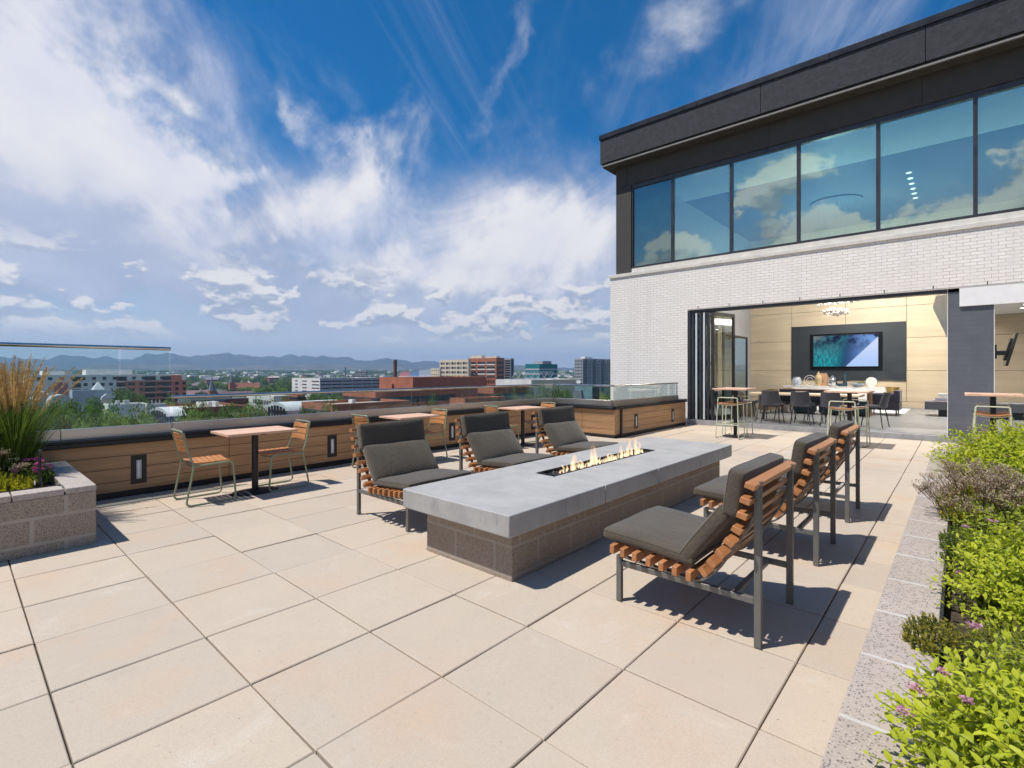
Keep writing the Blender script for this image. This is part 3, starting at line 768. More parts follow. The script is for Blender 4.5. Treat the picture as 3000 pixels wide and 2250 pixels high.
for i, (x, y, rz) in enumerate(TBL):
    if i == 0: bt.location = (x, y, 0)
    else: copy_tree(bt, (x, y, 0), rz, tl[i])
for i, (x, y, rz) in enumerate(CH_):
    if i == 0: bc.location = (x, y, 0)
    else: copy_tree(bc, (x, y, 0), rz, cl[i])

# ------------------------------------------------------------------ bar tables and stools by the open wall
def bar_table(label):
    t = thing('bar_table', label, 'table', group='tall bar tables by the open wall')
    m = MB()
    for k in range(8):
        w_ = .70 / 8; m.box(-.35 + k * w_ + .0006, -.35 + (k + 1) * w_ - .0006, -.425, .425, 1.035, 1.065)
    m.build('tabletop', 'table_wood', t, bevel=.0012)
    MB().box(-.16, .16, -.16, .16, 1.022, 1.035).build('top_plate', 'black_metal', t)
    MB().tube([(0, 0, .03), (0, 0, 1.025)], .038, 16).build('pole', 'black_metal', t)
    MB().lathe([(0, 0), (.27, 0), (.275, .008), (.25, .018), (.08, .03), (.045, .05), (0, .051)], 28).build('base', 'black_metal', t)
    return t
def bar_stool(label):
    t = thing('bar_stool', label, 'stool', group='cream framed bar stools')
    for s in (-1, 1):
        pts = [(s * .20, -.165, .868), (s * .235, -.20, .012), (s * .235, .20, .012), (s * .215, .165, .735), (s * .21, -.16, .735)]
        MB().tube(fillet(pts, .06, 5), .0105, 8).build('side_frame', 'cream_metal', t)
    MB().tube(fillet([(-.2, -.165, .80), (-.198, -.167, .872), (.198, -.167, .872), (.2, -.165, .80)], .06, 6), .0105, 8).build('top_rail', 'cream_metal', t)
    for yy_ in (-.188, .188): MB().tube([(-.228, yy_, .30), (.228, yy_, .30)], .009, 8).build('foot_rest', 'cream_metal', t)
    for yy_ in (-.155, .155): MB().tube([(-.21 + .42 * k / 8, yy_, .735 - .028 * (1 - (2 * k / 8 - 1) ** 2)) for k in range(9)], .009, 8).build('cross_bar', 'cream_metal', t)
    for k in range(6):
        m = MB(); m.bar([(-.205 + .41 * q / 10, -.16 + .064 * k, .755 - .024 * (1 - (2 * q / 10 - 1) ** 2)) for q in range(11)], .054, .013)
        m.build('seat_slat', 'slat_wood', t, bevel=.0015)
    return t
b1 = bar_table('tall wood topped bar table before the folded glass doors')
s1 = bar_stool('cream framed bar stool on the near side of the bar table by the folded doors')
BT = [(-3.70, 11.5), (-1.60, 11.5), (.39, 11.5)]
btl = [None, 'tall wood topped bar table before the television wall, behind the farthest lounge chair', 'tall wood topped bar table in front of the slate pillar, above the green shrub']
ST = [(-3.71, 11.20, 0), (-3.72, 11.80, PI), (-1.66, 11.22, R(2)), (-1.57, 11.82, PI), (.37, 11.20, 0), (.40, 11.82, PI)]
stl = [None, 'cream framed bar stool on the far side of the bar table by the folded doors',
       'cream framed bar stool on the near side of the bar table before the television wall',
       'cream framed bar stool on the far side of the bar table before the television wall',
       'cream framed bar stool with its front to the slate pillar, behind the green shrub',
       'cream framed bar stool between the slate pillar and its bar table']
for i, (x, y) in enumerate(BT):
    if i == 0: b1.location = (x, y, 0)
    else: copy_tree(b1, (x, y, 0), None, btl[i])
for i, (x, y, rz) in enumerate(ST):
    if i == 0: s1.location = (x, y, 0)
    else: copy_tree(s1, (x, y, 0), rz, stl[i])

# ------------------------------------------------------------------ the clubhouse: white brick below, dark stucco above
def xon(px, y):                        # world x of photo column px on the plane Y = y
    u = (px - 1500) / FPX; dxx, dyy = CY * u - SY, SY * u + CY
    return dxx * y / dyy
def zon(px, py, y):
    u = (px - 1500) / FPX; dyy = SY * u + CY
    return CAM_H + (YH - py) / FPX * y / dyy
BR = 7.0
bld = thing('clubhouse', 'white brick clubhouse with dark stucco upper storey and a wide open wall', 'building', (-8, 13.45, 0))
def bp_(name, mat, *b, **k):
    x0_, x1_, y0_, y1_, z0_, z1_ = b
    return MB().box(x0_ + 8, x1_ + 8, y0_ - 13.45, y1_ - 13.45, z0_, z1_).build(name, mat, k.pop('parent', bld), **k)
FY = 13.45
m = MB(); q = lambda mb, x0_, x1_, y0_, y1_, z0_, z1_: mb.box(x0_ + 8, x1_ + 8, y0_ - FY, y1_ - FY, z0_, z1_)
q(m, -7.99, -5.585, FY, 13.78, -26, 4.25); q(m, -5.585, BR, FY, 13.78, 3.125, 4.25)
q(m, -7.99, -7.66, 13.78, 15.4, -26, 4.25); q(m, -7.99, -7.66, 15.4, 24, 2.87, 4.25); q(m, -7.99, -7.66, 15.4, 24, -26, -.2)
m.build('brick_wall', 'white_brick', bld, smooth=False)
bp_('coping', 'stone_trim', -8.02, BR, 13.415, 13.80, 4.252, 4.35, bevel=.006)
bp_('sill', 'stone_trim', -7.30, BR, 13.50, 13.80, 4.353, 4.475, bevel=.004)
bp_('lintel', 'stone_trim', -5.583, BR, 13.455, 13.70, 3.10, 3.122)
# vents in the joint over the lintel
for k in range(14): bp_('weep_vent', 'dark_trim', -5.3 + k * .81, -5.285 + k * .81, 13.444, 13.452, 3.128, 3.19)
m = MB(); q(m, -7.82, -7.32, 13.5, 13.85, 4.353, 7.70); q(m, -7.32, BR, 13.5, 13.85, 6.98, 7.70); q(m, -7.82, -7.5, 13.85, 24, 4.353, 7.70)
m.build('stucco_wall', 'stucco_upper', bld, smooth=False)
m = MB()
for xx in (-7.45, -3.55, -.62): q(m, xx, xx + .012, 13.496, 13.501, 6.98, 7.6)
q(m, -7.82, -7.45, 13.496, 13.501, 6.98, 6.992)
m.build('control_joint', 'dark_trim', bld)
# fascia with its cap and lower lip
jo = [-8.16, xon(2228, 13.15), xon(2711, 13.15), 2.6, BR]
for i in range(4):
    bp_('fascia', 'stucco', jo[i] + (.006 if i else 0), jo[i + 1] - .006, 13.15, 13.62, 7.70, 8.42, smooth=False)
bp_('fascia', 'stucco', -8.16, -7.85, 13.622, 24, 7.70, 8.42, smooth=False)
bp_('soffit_lip', 'stucco_upper', -8.10, BR, 13.21, 13.5, 7.58, 7.697, bevel=.004)
bp_('soffit_lip', 'stucco_upper', -8.10, -7.823, 13.503, 24, 7.58, 7.697)
bp_('drip_edge', 'drip_metal', -8.12, BR, 13.155, 13.205, 7.60, 7.635)
m = MB(); e_ = -8.19
for b_ in (-5.2, -2.2, .8, 3.8, BR): q(m, e_, b_ - .004, 13.12, 13.66, 8.423, 8.565); e_ = b_
m.build('cap_flashing', 'fascia_metal', bld, bevel=.004)
bp_('roof', 'fascia_metal', -7.9, BR, 13.66, 24, 8.40, 8.44)
# upper windows
MUL = [-7.31, -6.06, -4.465, -2.91, -1.36, .207, 1.77, 3.33, 4.9, BR]
for i in range(len(MUL) - 1):
    a, b_ = MUL[i], MUL[i + 1]
    m = MB()
    q(m, a, a + .035, 13.53, 13.66, 4.478, 6.975); q(m, b_ - .035, b_, 13.53, 13.66, 4.478, 6.975)
    q(m, a + .035, b_ - .035, 13.53, 13.66, 4.478, 4.54); q(m, a + .035, b_ - .035, 13.53, 13.66, 6.86, 6.975)
    f = m.build('window', 'frame_metal', bld, smooth=False)
    gl = MB(); q(gl, a + .035, b_ - .035, 13.575, 13.585, 4.54, 6.86)
    g_ = gl.build('pane', 'spandrel_glass' if i == 0 else 'window_glass', f)
    if i == 0:
        q_ = MB(); q(q_, a + .035, b_ - .035, 13.63, 13.65, 4.54, 6.86); q_.build('backing', 'teal_backing', f)
# interior shell
bp_('interior_floor', 'floor_tile', -7.66, BR, 13.5, 23.0, .0, .13, smooth=False)
bp_('threshold', 'concrete_step', -5.583, BR, 13.40, 13.497, -.03, .122, bevel=.004)
m = MB(); cx_ = [-6.86, -5.18, -3.325, -1.477, .4, 2.3, 4.2, BR]; zz_ = [.34, 1.455, 2.64, 3.80, 5.2, 7.0]
for i in range(len(cx_) - 1):
    for j_ in range(len(zz_) - 1): q(m, cx_[i] + .006, cx_[i + 1] - .006, 22.97, 23.0, zz_[j_] + .006, zz_[j_ + 1] - .006)
q(m, -6.86, BR, 22.965, 22.99, .13, .334)
m.build('panelled_wall', 'panel_wood', bld, smooth=False)
bp_('rear_wall', 'charcoal_panel', -6.86, BR, 23.002, 23.3, -.5, 8.4)
bp_('media_panel', 'charcoal_panel', -5.176, -1.483, 22.93, 22.968, 1.09, 3.235, bevel=.003)
m = MB(); q(m, -7.64, -6.76, 13.79, 22.96, 2.872, 7.0); q(m, -6.80, -6.76, 13.79, 15.4, .13, 2.87); q(m, -6.85, -6.76, 22.6, 22.96, .13, 2.87)
m.build('side_wall', 'grey_paint', bld, smooth=False)
m = MB()
for yy_ in (15.42, 17.2, 19.0, 20.8, 22.54): q(m, -6.83, -6.77, yy_, yy_ + .06, .13, 2.80)
q(m, -6.83, -6.77, 15.42, 22.6, 2.80, 2.865); q(m, -6.83, -6.77, 15.42, 22.6, .132, .19)
sf = m.build('side_window', 'frame_metal', bld, smooth=False)
bp_('pane', 'door_glass', -6.805, -6.795, 15.48, 22.54, .19, 2.80, parent=sf)
bp_('ceiling', 'ceiling_grey', -7.66, BR, 16.1, 23.0, 7.0, 7.2)
bp_('window_soffit', 'white_paint', -7.66, BR, 13.86, 16.098, 6.995, 7.2)
bp_('low_ceiling', 'white_paint', -.16, BR, 14.3, 22.96, 3.3, 3.55)
bp_('right_wall', 'grey_paint', BR - .1, BR, 13.79, 22.96, .13, 7.0)
bp_('bulkhead', 'white_paint', -.03, BR, 13.458, 13.494, 2.73, 3.098, bevel=.003)
m = MB(); m.prism([(-.42 + 8, 3.12), (-.206 + 8, 3.12), (-.206 + 8, 2.1), (-.48 + 8, 2.85)], 14.6 - FY, 14.9 - FY, 'xz'); m.build('ceiling_fin', 'white_paint', bld)
pl = bp_('pillar', 'slate_tile', -.205, .47, 13.5, 14.3, .132, 3.12, smooth=False)
bp_('corner_trim', 'white_paint', -.214, -.205, 13.494, 13.51, .132, 3.12, parent=pl); bp_('corner_trim', 'white_paint', .47, .479, 13.494, 13.51, .132, 2.73, parent=pl)
bp_('door_head', 'frame_metal', -5.583, BR, 13.50, 13.72, 3.03, 3.098, bevel=.003)
bp_('door_jamb', 'frame_metal', -5.583, -5.51, 13.47, 13.70, .0, 3.03, bevel=.003)
# folded glass doors stacked at the left of the opening
def leaf(p, d_, wd, face):
    d_ = Vector((d_[0], d_[1], 0)).normalized(); n_ = Vector((d_.y, -d_.x, 0))
    M = Matrix(((d_.x, n_.x, 0, p[0] + 8), (d_.y, n_.y, 0, p[1] - FY), (0, 0, 1, 0), (0, 0, 0, 1)))
    m = MB(); z0, z1 = .135, 3.02
    m.box(0, .075, -.03, .03, z0, z1, M).box(wd - .075, wd, -.03, .03, z0, z1, M).box(.075, wd - .075, -.03, .03, z0, z0 + .11, M).box(.075, wd - .075, -.03, .03, z1 - .09, z1, M)
    f = m.build('folding_door', 'frame_metal', bld, smooth=False)
    MB().box(.075, wd - .075, -.006, .006, z0 + .11, z1 - .09, M).build('pane', 'door_glass', f)
    if face: MB().box(-.006, .0, -.026, .026, z0 + .01, z1 - .01, M).build('sunlit_stile_strip', 'bright_metal', f)  # bright strip paints sunlight on the door's end stile
    for hz in (.5, 1.6, 2.7): MB().box(-.012, .0, -.036, -.026, hz, hz + .10, M).build('hinge', 'black_metal', f)
for xx, fc in ((-5.46, 0), (-5.36, 1), (-5.25, 0), (-5.15, 1), (-5.05, 0)): leaf((xx, 13.50), (.06, 1), 1.02, fc)
leaf((-4.94, 13.50), (.2, 1.08), 1.12, 0)
# lower storeys below the terrace
m = MB(); q(m, -7.45, BR, -6, 9.8, -26, -.27); q(m, -5.9, BR, 9.8, 13.44, -26, -.27); q(m, -7.6, BR, 13.79, 24, -26, -.02)
m.build('lower_storeys', 'white_brick', bld, smooth=False)
def downlight(x, y, z, power, spot=2.2):
    f = MB().lathe([(.0, 0), (.075, 0), (.085, -.006), (.085, -.010), (.065, -.012), (0, -.008)], 16).build('downlight', 'white_paint', bld, loc=(x + 8, y - FY, z))
    MB().lathe([(0, -.012), (.06, -.012), (.06, -.014), (0, -.014)], 14).build('lamp', 'lamp_white', f)
    if power:
        ld = bpy.data.lights.new('downlight_lamp', 'SPOT'); ld.energy = power; ld.spot_size = spot; ld.spot_blend = .9; ld.shadow_soft_size = .08; ld.color = (1, .93, .84)
        lo = bpy.data.objects.new('downlight_lamp', ld); COL.objects.link(lo); lo.location = (x, y, z - .03)
for k in range(6): downlight(-1.1, 17.9 + .55 * k, 7.0, 520)
for k in range(5): downlight(1.35, 17.2 + .95 * k, 3.3, 170)
downlight(.9, 15.0, 3.3, 200)

# ------------------------------------------------------------------ furniture seen inside
FZ = .13
tv = thing('television', 'large wall television showing teal grass and a pale blue slope, on the charcoal panel', 'television', (-3.34, 22.93, 2.21))
m = MB().box(-1.175, 1.175, -.022, 0, -.74, .68); m.build('recess_frame', 'matt_black', tv)
MB().box(-1.06, 1.06, -.055, -.0225, -.605, .62).build('body', 'black_plastic', tv, bevel=.004)
def screen_mat():
    m, t, out = newmat('screen_image')
    o = t.n('ShaderNodeTexCoord').outputs['Object']; s_ = t.n('ShaderNodeSeparateXYZ', {0: o}); x, z = s_.outputs[0], s_.outputs[2]
    gr = t.noise(t.n('ShaderNodeMapping', {'Vector': o, 'Rotation': (0, R(28), 0), 'Scale': (9, 1, 1.6)}).outputs[0], 2.2, 7, .65, 1.2)
    blu = t.mix(t.rng(x, -.2, 1.0), (.01, .025, .10), (.16, .30, .62))
    teal = t.mix(t.rng(z, .35, -.5), (.10, .20, .24), (.0, .52, .60))
    tl_ = t.mix(t.rng(gr, .45, .70), sc((.03, .16, .20), .8), teal)
    wob = t.m('ADD', t.m('ADD', x, t.m('MULTIPLY', z, -.2)), t.m('MULTIPLY', t.m('SUBTRACT', gr, .5), .9))
    c = t.mix(t.rng(wob, .25, -.35), blu, tl_)
    c = t.mix(t.m('MULTIPLY', t.rng(t.noise(o, 3.0, 5, .6), .42, .6), t.rng(z, -.1, .5)), c, (.012, .02, .05))
    c = t.mix(t.m('MULTIPLY', t.rng(z, .3, .7), t.rng(x, -.5, -1.1)), c, (.20, .16, .17))
    c = t.mix(t.rng(t.m('SUBTRACT', x, t.m('MULTIPLY', z, .92)), .56, .60), c, t.mix(t.rng(z, .5, -.6), (.55, .62, .80), (.36, .50, .80)))
    em = t.n('ShaderNodeEmission', {'Color': c, 'Strength': .95}); t.L.new(em.outputs[0], out.inputs[0])
screen_mat()
MB().box(-1.045, 1.045, -.0585, -.0555, -.59, .605).build('screen', 'screen_image', tv)
t2 = thing('television', 'black television on a tilted wall arm, seen edge on beside the slate pillar', 'television', (.80, 16.0, 1.92))
M = Matrix.Rotation(R(13), 4, 'Y')
MB().box(.0, .05, -.5, .5, -.37, .37, M).build('body', 'black_plastic', t2, bevel=.006); MB().box(-.05, .0, -.3, .3, -.25, .25, M).build('rear_housing', 'black_plastic', t2, bevel=.01)
MB().box(-.2, -.05, -.05, .05, -.12, -.02).box(-.26, -.2, -.12, .12, -.2, .12).build('wall_arm', 'black_metal', t2)
fb = thing('fireplace_bench', 'low dark grey bench slab passing behind the slate pillar', 'bench', (.2, 19.4, FZ))
MB().box(-1.0, 1.55, -.45, .45, .19, .43).build('slab', 'slate_tile', fb, bevel=.004); MB().box(-.7, 1.3, -.35, .35, 0, .188).build('plinth', 'charcoal_panel', fb)
for i, (cx_, zz, wd, mt, lb) in enumerate(((-.50, 0, .34, 'book_pink', 'pink book at the bottom of the stack on the dark bench'), (-.46, .046, .30, 'book_blue', 'blue book lying on the pink book on the dark bench'),
                                           (-.42, .090, .24, 'paper_white', 'thick white book on top of the blue book'))):
    bk = thing('book', lb, 'book', (cx_ + .05, 19.15, FZ + .432 + zz)); hh = .042 if i < 2 else .13
    MB().box(-wd / 2, wd / 2, -.12, .12, 0, .006).box(-wd / 2, wd / 2, -.12, .12, hh - .006, hh).box(-wd / 2, -wd / 2 + .006, -.12, .12, .006, hh - .006).build('cover', mt, bk)
    MB().box(-wd / 2 + .007, wd / 2 - .006, -.115, .115, .0065, hh - .0065).build('pages', 'paper_white', bk)
# dining table and chairs
dt = thing('dining_table', 'long pale wood dining table with splayed grey legs inside the open wall', 'table', (-2.95, 14.42, FZ))
m = MB()
for k in range(6): m.box(-1.2, 1.2, -.45 + .15 * k + .001, -.45 + .15 * (k + 1) - .001, .70, .745)
m.build('tabletop', 'pale_wood', dt, bevel=.002)
for sx in (-1, 1):
    for sy in (-1, 1): MB().bar([(sx * .95, sy * .30, .70), (sx * 1.08, sy * .38, 0)], .07, .04).build('leg', 'grey_metal', dt)
def dining_chair(label):
    """faces +y"""
    t = thing('dining_chair', label, 'chair', group='grey upholstered chairs round the dining table')
    def shell(u, v):                  # u across -1..1, v from the front edge 0 to the top of the back 1
        if v < .5: a = v / .5; y = .24 - .44 * a; z = .445 - .02 * math.sin(PI * a) ; wd = .235
        else: a = (v - .5) / .5; y = -.20 - .11 * a; z = .445 + .36 * a + .0; wd = .235 - .045 * a
        cur = .05 * u * u
        return Vector((u * wd, y + (cur if v > .5 else 0), z + (cur * .8 if v <= .5 else cur * .3)))
    nu, nv = 8, 14
    for th, nm in ((0, 'shell'),):
        vs = [shell(-1 + 2 * i / nu, j / nv) for j in range(nv + 1) for i in range(nu + 1)]
        n = len(vs); vs2 = [p + Vector((0, .03 if k // (nu + 1) > nv / 2 else .0, .035 if k // (nu + 1) <= nv / 2 else .0)) for k, p in enumerate(vs)]
        fs = []
        for j in range(nv):
            for i in range(nu):
                a = j * (nu + 1) + i; fs.append((a, a + nu + 1, a + nu + 2, a + 1)); fs.append((n + a, n + a + 1, n + a + nu + 2, n + a + nu + 1))
        for j in range(nv):
            a = j * (nu + 1); fs.append((a, n + a, n + a + nu + 1, a + nu + 1)); a += nu; fs.append((a, a + nu + 1, n + a + nu + 1, n + a))
        for i in range(nu):
            fs.append((i, i + 1, n + i + 1, n + i)); a = nv * (nu + 1) + i; fs.append((a, n + a, n + a + 1, a + 1))
        MB().add(vs + vs2, fs).build(nm, 'dining_fabric', t, ang=1.0)
    for sx in (-1, 1):
        for sy in (-1, 1): MB().tube([(sx * .16, sy * .15, .44), (sx * .215, sy * .215, 0)], [.014, .010], 8).build('leg', 'frame_metal', t)
    MB().box(-.17, .17, -.16, .16, .415, .428).build('seat_frame', 'frame_metal', t)
    return t
dc = dining_chair('grey dining chair nearest the folded doors, back to the terrace')
DC = [(-3.57, 13.92, 0), (-2.92, 13.97, 0), (-2.28, 14.02, R(-4)), (-3.55, 15.05, PI), (-2.85, 15.05, PI), (-2.15, 15.05, PI), (-1.52, 14.55, R(78)), (-4.35, 14.5, R(-82))]
dl = [None, 'grey dining chair in the middle of the row with backs to the terrace', 'grey dining chair right of the middle one, back to the terrace, behind bar stools',
      'grey dining chair facing the terrace behind the leftmost of the near dining chairs', 'grey dining chair facing the terrace behind the middle near dining chair', 'grey dining chair facing the terrace, behind the right end of the pale table',
      'grey dining chair at the right head of the pale dining table, seen side on', 'dark dining chair at the left head of the pale dining table, beside the glass door']
for i, (x, y, rz) in enumerate(DC):
    if i == 0: dc.location = (x, y, FZ); dc.rotation_euler = (0, 0, rz)
    else: copy_tree(dc, (x, y, FZ), rz, dl[i])
dk = thing('console_table', 'brown waterfall edged console table behind the dining set', 'table', (-3.1, 17.8, FZ))
MB().box(-1.15, 1.15, -.3, .3, .68, .745).build('top', 'brown_wood', dk, bevel=.004)
for sx in (-1.15, 1.08): MB().box(sx, sx + .07, -.3, .3, 0, .678).build('side_panel', 'brown_wood', dk, bevel=.004)
for i, xx in enumerate((-3.62, -2.95, -2.28)):
    ot = thing('ottoman', ('leftmost', 'middle', 'rightmost')[i] + ' teal ottoman of the three under the brown console table', 'ottoman', (xx, 17.75, FZ), group='teal ottomans under the console')
    MB().box(-.27, .27, -.25, .25, .05, .42).build('upholstery', 'teal_fabric', ot, bevel=.03, seg=3); MB().box(-.22, .22, -.2, .2, 0, .048).build('base', 'black_metal', ot)
so = thing('armchair', 'plum grey armchair on black feet, right of the console table', 'armchair', (-1.72, 18.75, FZ), R(90))
MB().box(-.40, .40, -.38, .38, .16, .40).build('seat', 'plum_fabric', so, bevel=.02); MB().box(-.40, .40, -.39, -.24, .402, .74).build('backrest', 'plum_fabric', so, bevel=.02)
for sx in (-.40, .28): MB().box(sx, sx + .12, -.235, .38, .402, .64).build('armrest', 'plum_fabric', so, bevel=.02)
for sx in (-.33, .33):
    for sy in (-.3, .3): MB().tube([(sx, sy, 0), (sx, sy, .16)], .018, 8).build('foot', 'black_metal', so)
rg = MB(); rg.box(-1.5, 1.1, -1.3, 1.3, 0, .012); o = rg.build('rug', 'rug', None, loc=(-2.4, 20.6, FZ + .003)); tag(o, 'pale grey striped rug on the slate floor before the back wall', 'rug')
cz = thing('credenza', 'white credenza below the television holding a row of vases', 'cabinet', (-3.6, 22.6, FZ))
MB().box(-1.75, 1.70, -.22, .22, .10, .70).build('body', 'white_paint', cz, bevel=.003); MB().box(-1.78, 1.73, -.24, .24, .702, .725).build('top', 'white_paint', cz, bevel=.003)
for k in range(5): MB().box(-1.73 + .69 * k, -1.06 + .69 * k, -.232, -.2205, .12, .68).build('door', 'white_paint', cz, bevel=.002)
for sx in (-1.6, 1.55): MB().box(sx - .03, sx + .03, -.18, .18, 0, .098).build('foot', 'black_metal', cz)
CZ = FZ + .727
def put(name, label, cat, px, mb, mat, y=22.55, z=CZ):
    o = mb.build(name, mat, None, loc=(xon(px, y), y, z), ang=1.0); return tag(o, label, cat)
e7 = lambda a: 2150 + a / 4.424
put('jar', 'blue and white patterned jar at the left end of the credenza', 'jar', e7(815), MB().lathe([(0, 0), (.13, 0), (.16, .06), (.16, .27), (.12, .31), (.13, .34), (.11, .345), (.10, .32), (0, .31)], 22), 'ceramic_blue')
rs = MB()
for rr, tt in ((.20, .022), (.11, .016)): rs.tube([(rr * math.cos(k * PI / 14), 0, .21 + rr * math.sin(k * PI / 14)) for k in range(29)], tt * .5, 8)
rs.box(-.10, .10, -.05, .05, 0, .018)
put('ring_sculpture', 'ring within a ring sculpture on the credenza, right of the blue jar', 'sculpture', e7(985), rs, 'pearl')
put('urn', 'tall sand coloured lidded urn on the credenza beside the carved plaque', 'urn', e7(1098), MB().lathe([(0, 0), (.08, 0), (.10, .10), (.13, .26), (.11, .40), (.06, .44), (.07, .47), (.03, .52), (.012, .55), (0, .57)], 20), 'ceramic_sand')
pq = MB(); pq.prism([(-.10, 0), (.10, 0), (.14, .12), (.155, .32), (.09, .50), (-.09, .50), (-.155, .32), (-.14, .12)], -.03, .03, 'xz'); pq.prism([(-.03, .2), (.03, .2), (0, .4)], -.07, -.03, 'xz')
put('plaque', 'carved wooden plaque standing on the credenza right of the urn', 'sculpture', e7(1167), pq, 'terracotta')
put('vase', 'round mirror chrome vase in the middle of the credenza', 'vase', e7(1280), MB().lathe([(0, 0), (.09, 0), (.16, .08), (.175, .19), (.14, .31), (.07, .36), (.05, .40), (.04, .41), (.03, .36), (0, .35)], 24), 'chrome')
put('bowl', 'low dark glazed bowl on the credenza beside the slim blue bottle', 'bowl', e7(1388), MB().lathe([(0, 0), (.08, 0), (.14, .05), (.13, .10), (.07, .12), (0, .12)], 20), 'ceramic_dark')
put('bottle', 'slim tapering dark blue bottle on the credenza', 'bottle', e7(1440), MB().lathe([(0, 0), (.075, 0), (.08, .06), (.05, .30), (.035, .52), (.03, .55), (0, .55)], 18), 'ceramic_dark')
pt = thing('potted_succulent', 'blue shell shaped dish holding a small green plant on the credenza', 'plant', (xon(e7(1610), 22.55), 22.55, CZ))
MB().lathe([(0, 0), (.12, 0), (.26, .09), (.27, .13), (.20, .12), (0, .10)], 20).build('dish', 'ceramic_blue', pt)
random.seed(3); lf = MB()
leafmat('leaf_succulent', (.05, .16, .04), (.14, .30, .08))
for k in range(60):
    a = random.uniform(0, 2 * PI); lf.leaf(Vector((random.uniform(0, .18), random.uniform(-.07, .07), .10)), Vector((math.cos(a), math.sin(a), random.uniform(.5, 1.5))), Vector((0, 0, 1)), .10, .04, tint=random.random(), fine=False)
lf.build('leaves', 'leaf_succulent', pt, smooth=False)
dsk = MB(); dsk.tube([(0, -.03, .19), (0, .03, .19)], .17, 28); dsk.tube([(0, -.045, .19), (0, -.03, .19)], .11, 24); dsk.tube([(0, -.06, .19), (0, -.045, .19)], .05, 20); dsk.box(-.08, .08, -.05, .05, 0, .04)
put('disc_ornament', 'round pearl disc ornament at the right end of the credenza', 'ornament', e7(1782), dsk, 'pearl')
put('floor_vase', 'tall hammered brass floor vase before the wood panelled wall', 'vase', 2614.7, MB().lathe([(0, 0), (.12, 0), (.10, .04), (.06, .10), (.12, .20), (.17, .36), (.165, .55), (.19, .70), (.22, .74), (.20, .745), (.15, .6), (0, .5)], 22), 'brass', y=22.2, z=FZ)
# chandelier
ch = thing('chandelier', 'cluster chandelier of pearly glass discs hanging before the wood wall', 'chandelier', (-3.07, 19.4, 7.0))
MB().tube([(0, 0, -.05), (0, 0, 0)], .73, 32).build('ceiling_rose', 'ceiling_grey', ch)
random.seed(5)
for (nm, zc, rr, hh, nn) in (('upper_cluster', -3.24, .60, .26, 170), ('lower_cluster', -3.62, .36, .30, 130)):
    m = MB()
    for k in range(nn):
        a = random.uniform(0, 2 * PI); r_ = rr * math.sqrt(random.random()); x, y = r_ * math.cos(a), r_ * math.sin(a); z = zc + random.uniform(-hh / 2, hh / 2) * (1 - .5 * r_ / rr)
        M = Matrix.Translation((x, y, z)) @ Matrix.Rotation(random.uniform(0, 3), 4, Vector((random.random() + .1, random.random(), random.random())).normalized())
        g_ = MB().lathe([(0, -.012), (.035, -.012), (.05, 0), (.035, .012), (0, .012)], 7); xf(g_, M); m.add(g_.v, g_.f)
    m.build(nm, 'pearl', ch, ang=1.5)
m = MB()
for k in range(14): a = k * 2 * PI / 14; m.tube([(.5 * math.cos(a), .5 * math.sin(a), -.05), (.42 * math.cos(a), .42 * math.sin(a), -3.0)], .004, 4)
m.build('wires', 'steel', ch)
ld = bpy.data.lights.new('chandelier_fill_lamp', 'POINT'); ld.energy = 420; ld.shadow_soft_size = .5; ld.color = (1, .95, .88)  # point lamp added above the clusters to brighten ceiling and room
lo = bpy.data.objects.new('chandelier_fill_lamp', ld); COL.objects.link(lo); lo.location = (-3.07, 19.4, 4.6)
# tan lounge seats and wooden side table by the side window
def tub_chair(label):
    t = thing('tub_chair', label, 'chair', group='tan tub chairs by the side window')
    m = MB(); n = 14; vs = []; 
    for k in range(n + 1):
        a = PI * .08 + PI * .84 * k / n + PI
        for r_, z in ((.34, .1), (.36, .66 + .10 * math.sin(PI * k / n)), (.29, .64 + .10 * math.sin(PI * k / n)), (.28, .1)): vs.append((r_ * math.cos(a), r_ * math.sin(a), z))
    fs = [(k * 4 + i, k * 4 + (i + 1) % 4, k * 4 + 4 + (i + 1) % 4, k * 4 + 4 + i) for k in range(n) for i in range(4)] + [(3, 2, 1, 0), tuple(range(n * 4, n * 4 + 4))]
    m.add(vs, fs).build('backrest', 'tan_fabric', t, ang=1.0)
    MB().lathe([(0, .12), (.275, .12), (.275, .40), (.25, .43), (0, .44)], 20).build('seat', 'tan_fabric', t)
    for k in range(4): a = PI / 4 + k * PI / 2; MB().tube([(.2 * math.cos(a), .2 * math.sin(a), .12), (.24 * math.cos(a), .24 * math.sin(a), 0)], .014, 6).build('leg', 'brown_wood', t)
    return t
tc = tub_chair('tan tub chair nearest the side window, behind the folding glass door')
tc.location = (xon(2180, 16.2), 16.2, FZ); tc.rotation_euler = (0, 0, R(-60))
copy_tree(tc, (xon(2250, 17.2), 17.2, FZ), R(40), 'tan tub chair left of the console table, turned to the wall')
copy_tree(tc, (xon(2292, 18.8), 18.8, FZ), R(150), 'tan tub chair farthest from the terrace, by the console table')
st = MB().lathe([(0, 0), (.22, 0), (.25, .1), (.24, .36), (.22, .45), (0, .45)], 20).build('side_table', 'pale_wood', None, loc=(xon(2196, 15.6), 15.6, FZ)); tag(st, 'round pale wood drum side table by the tan tub chairs', 'side table')

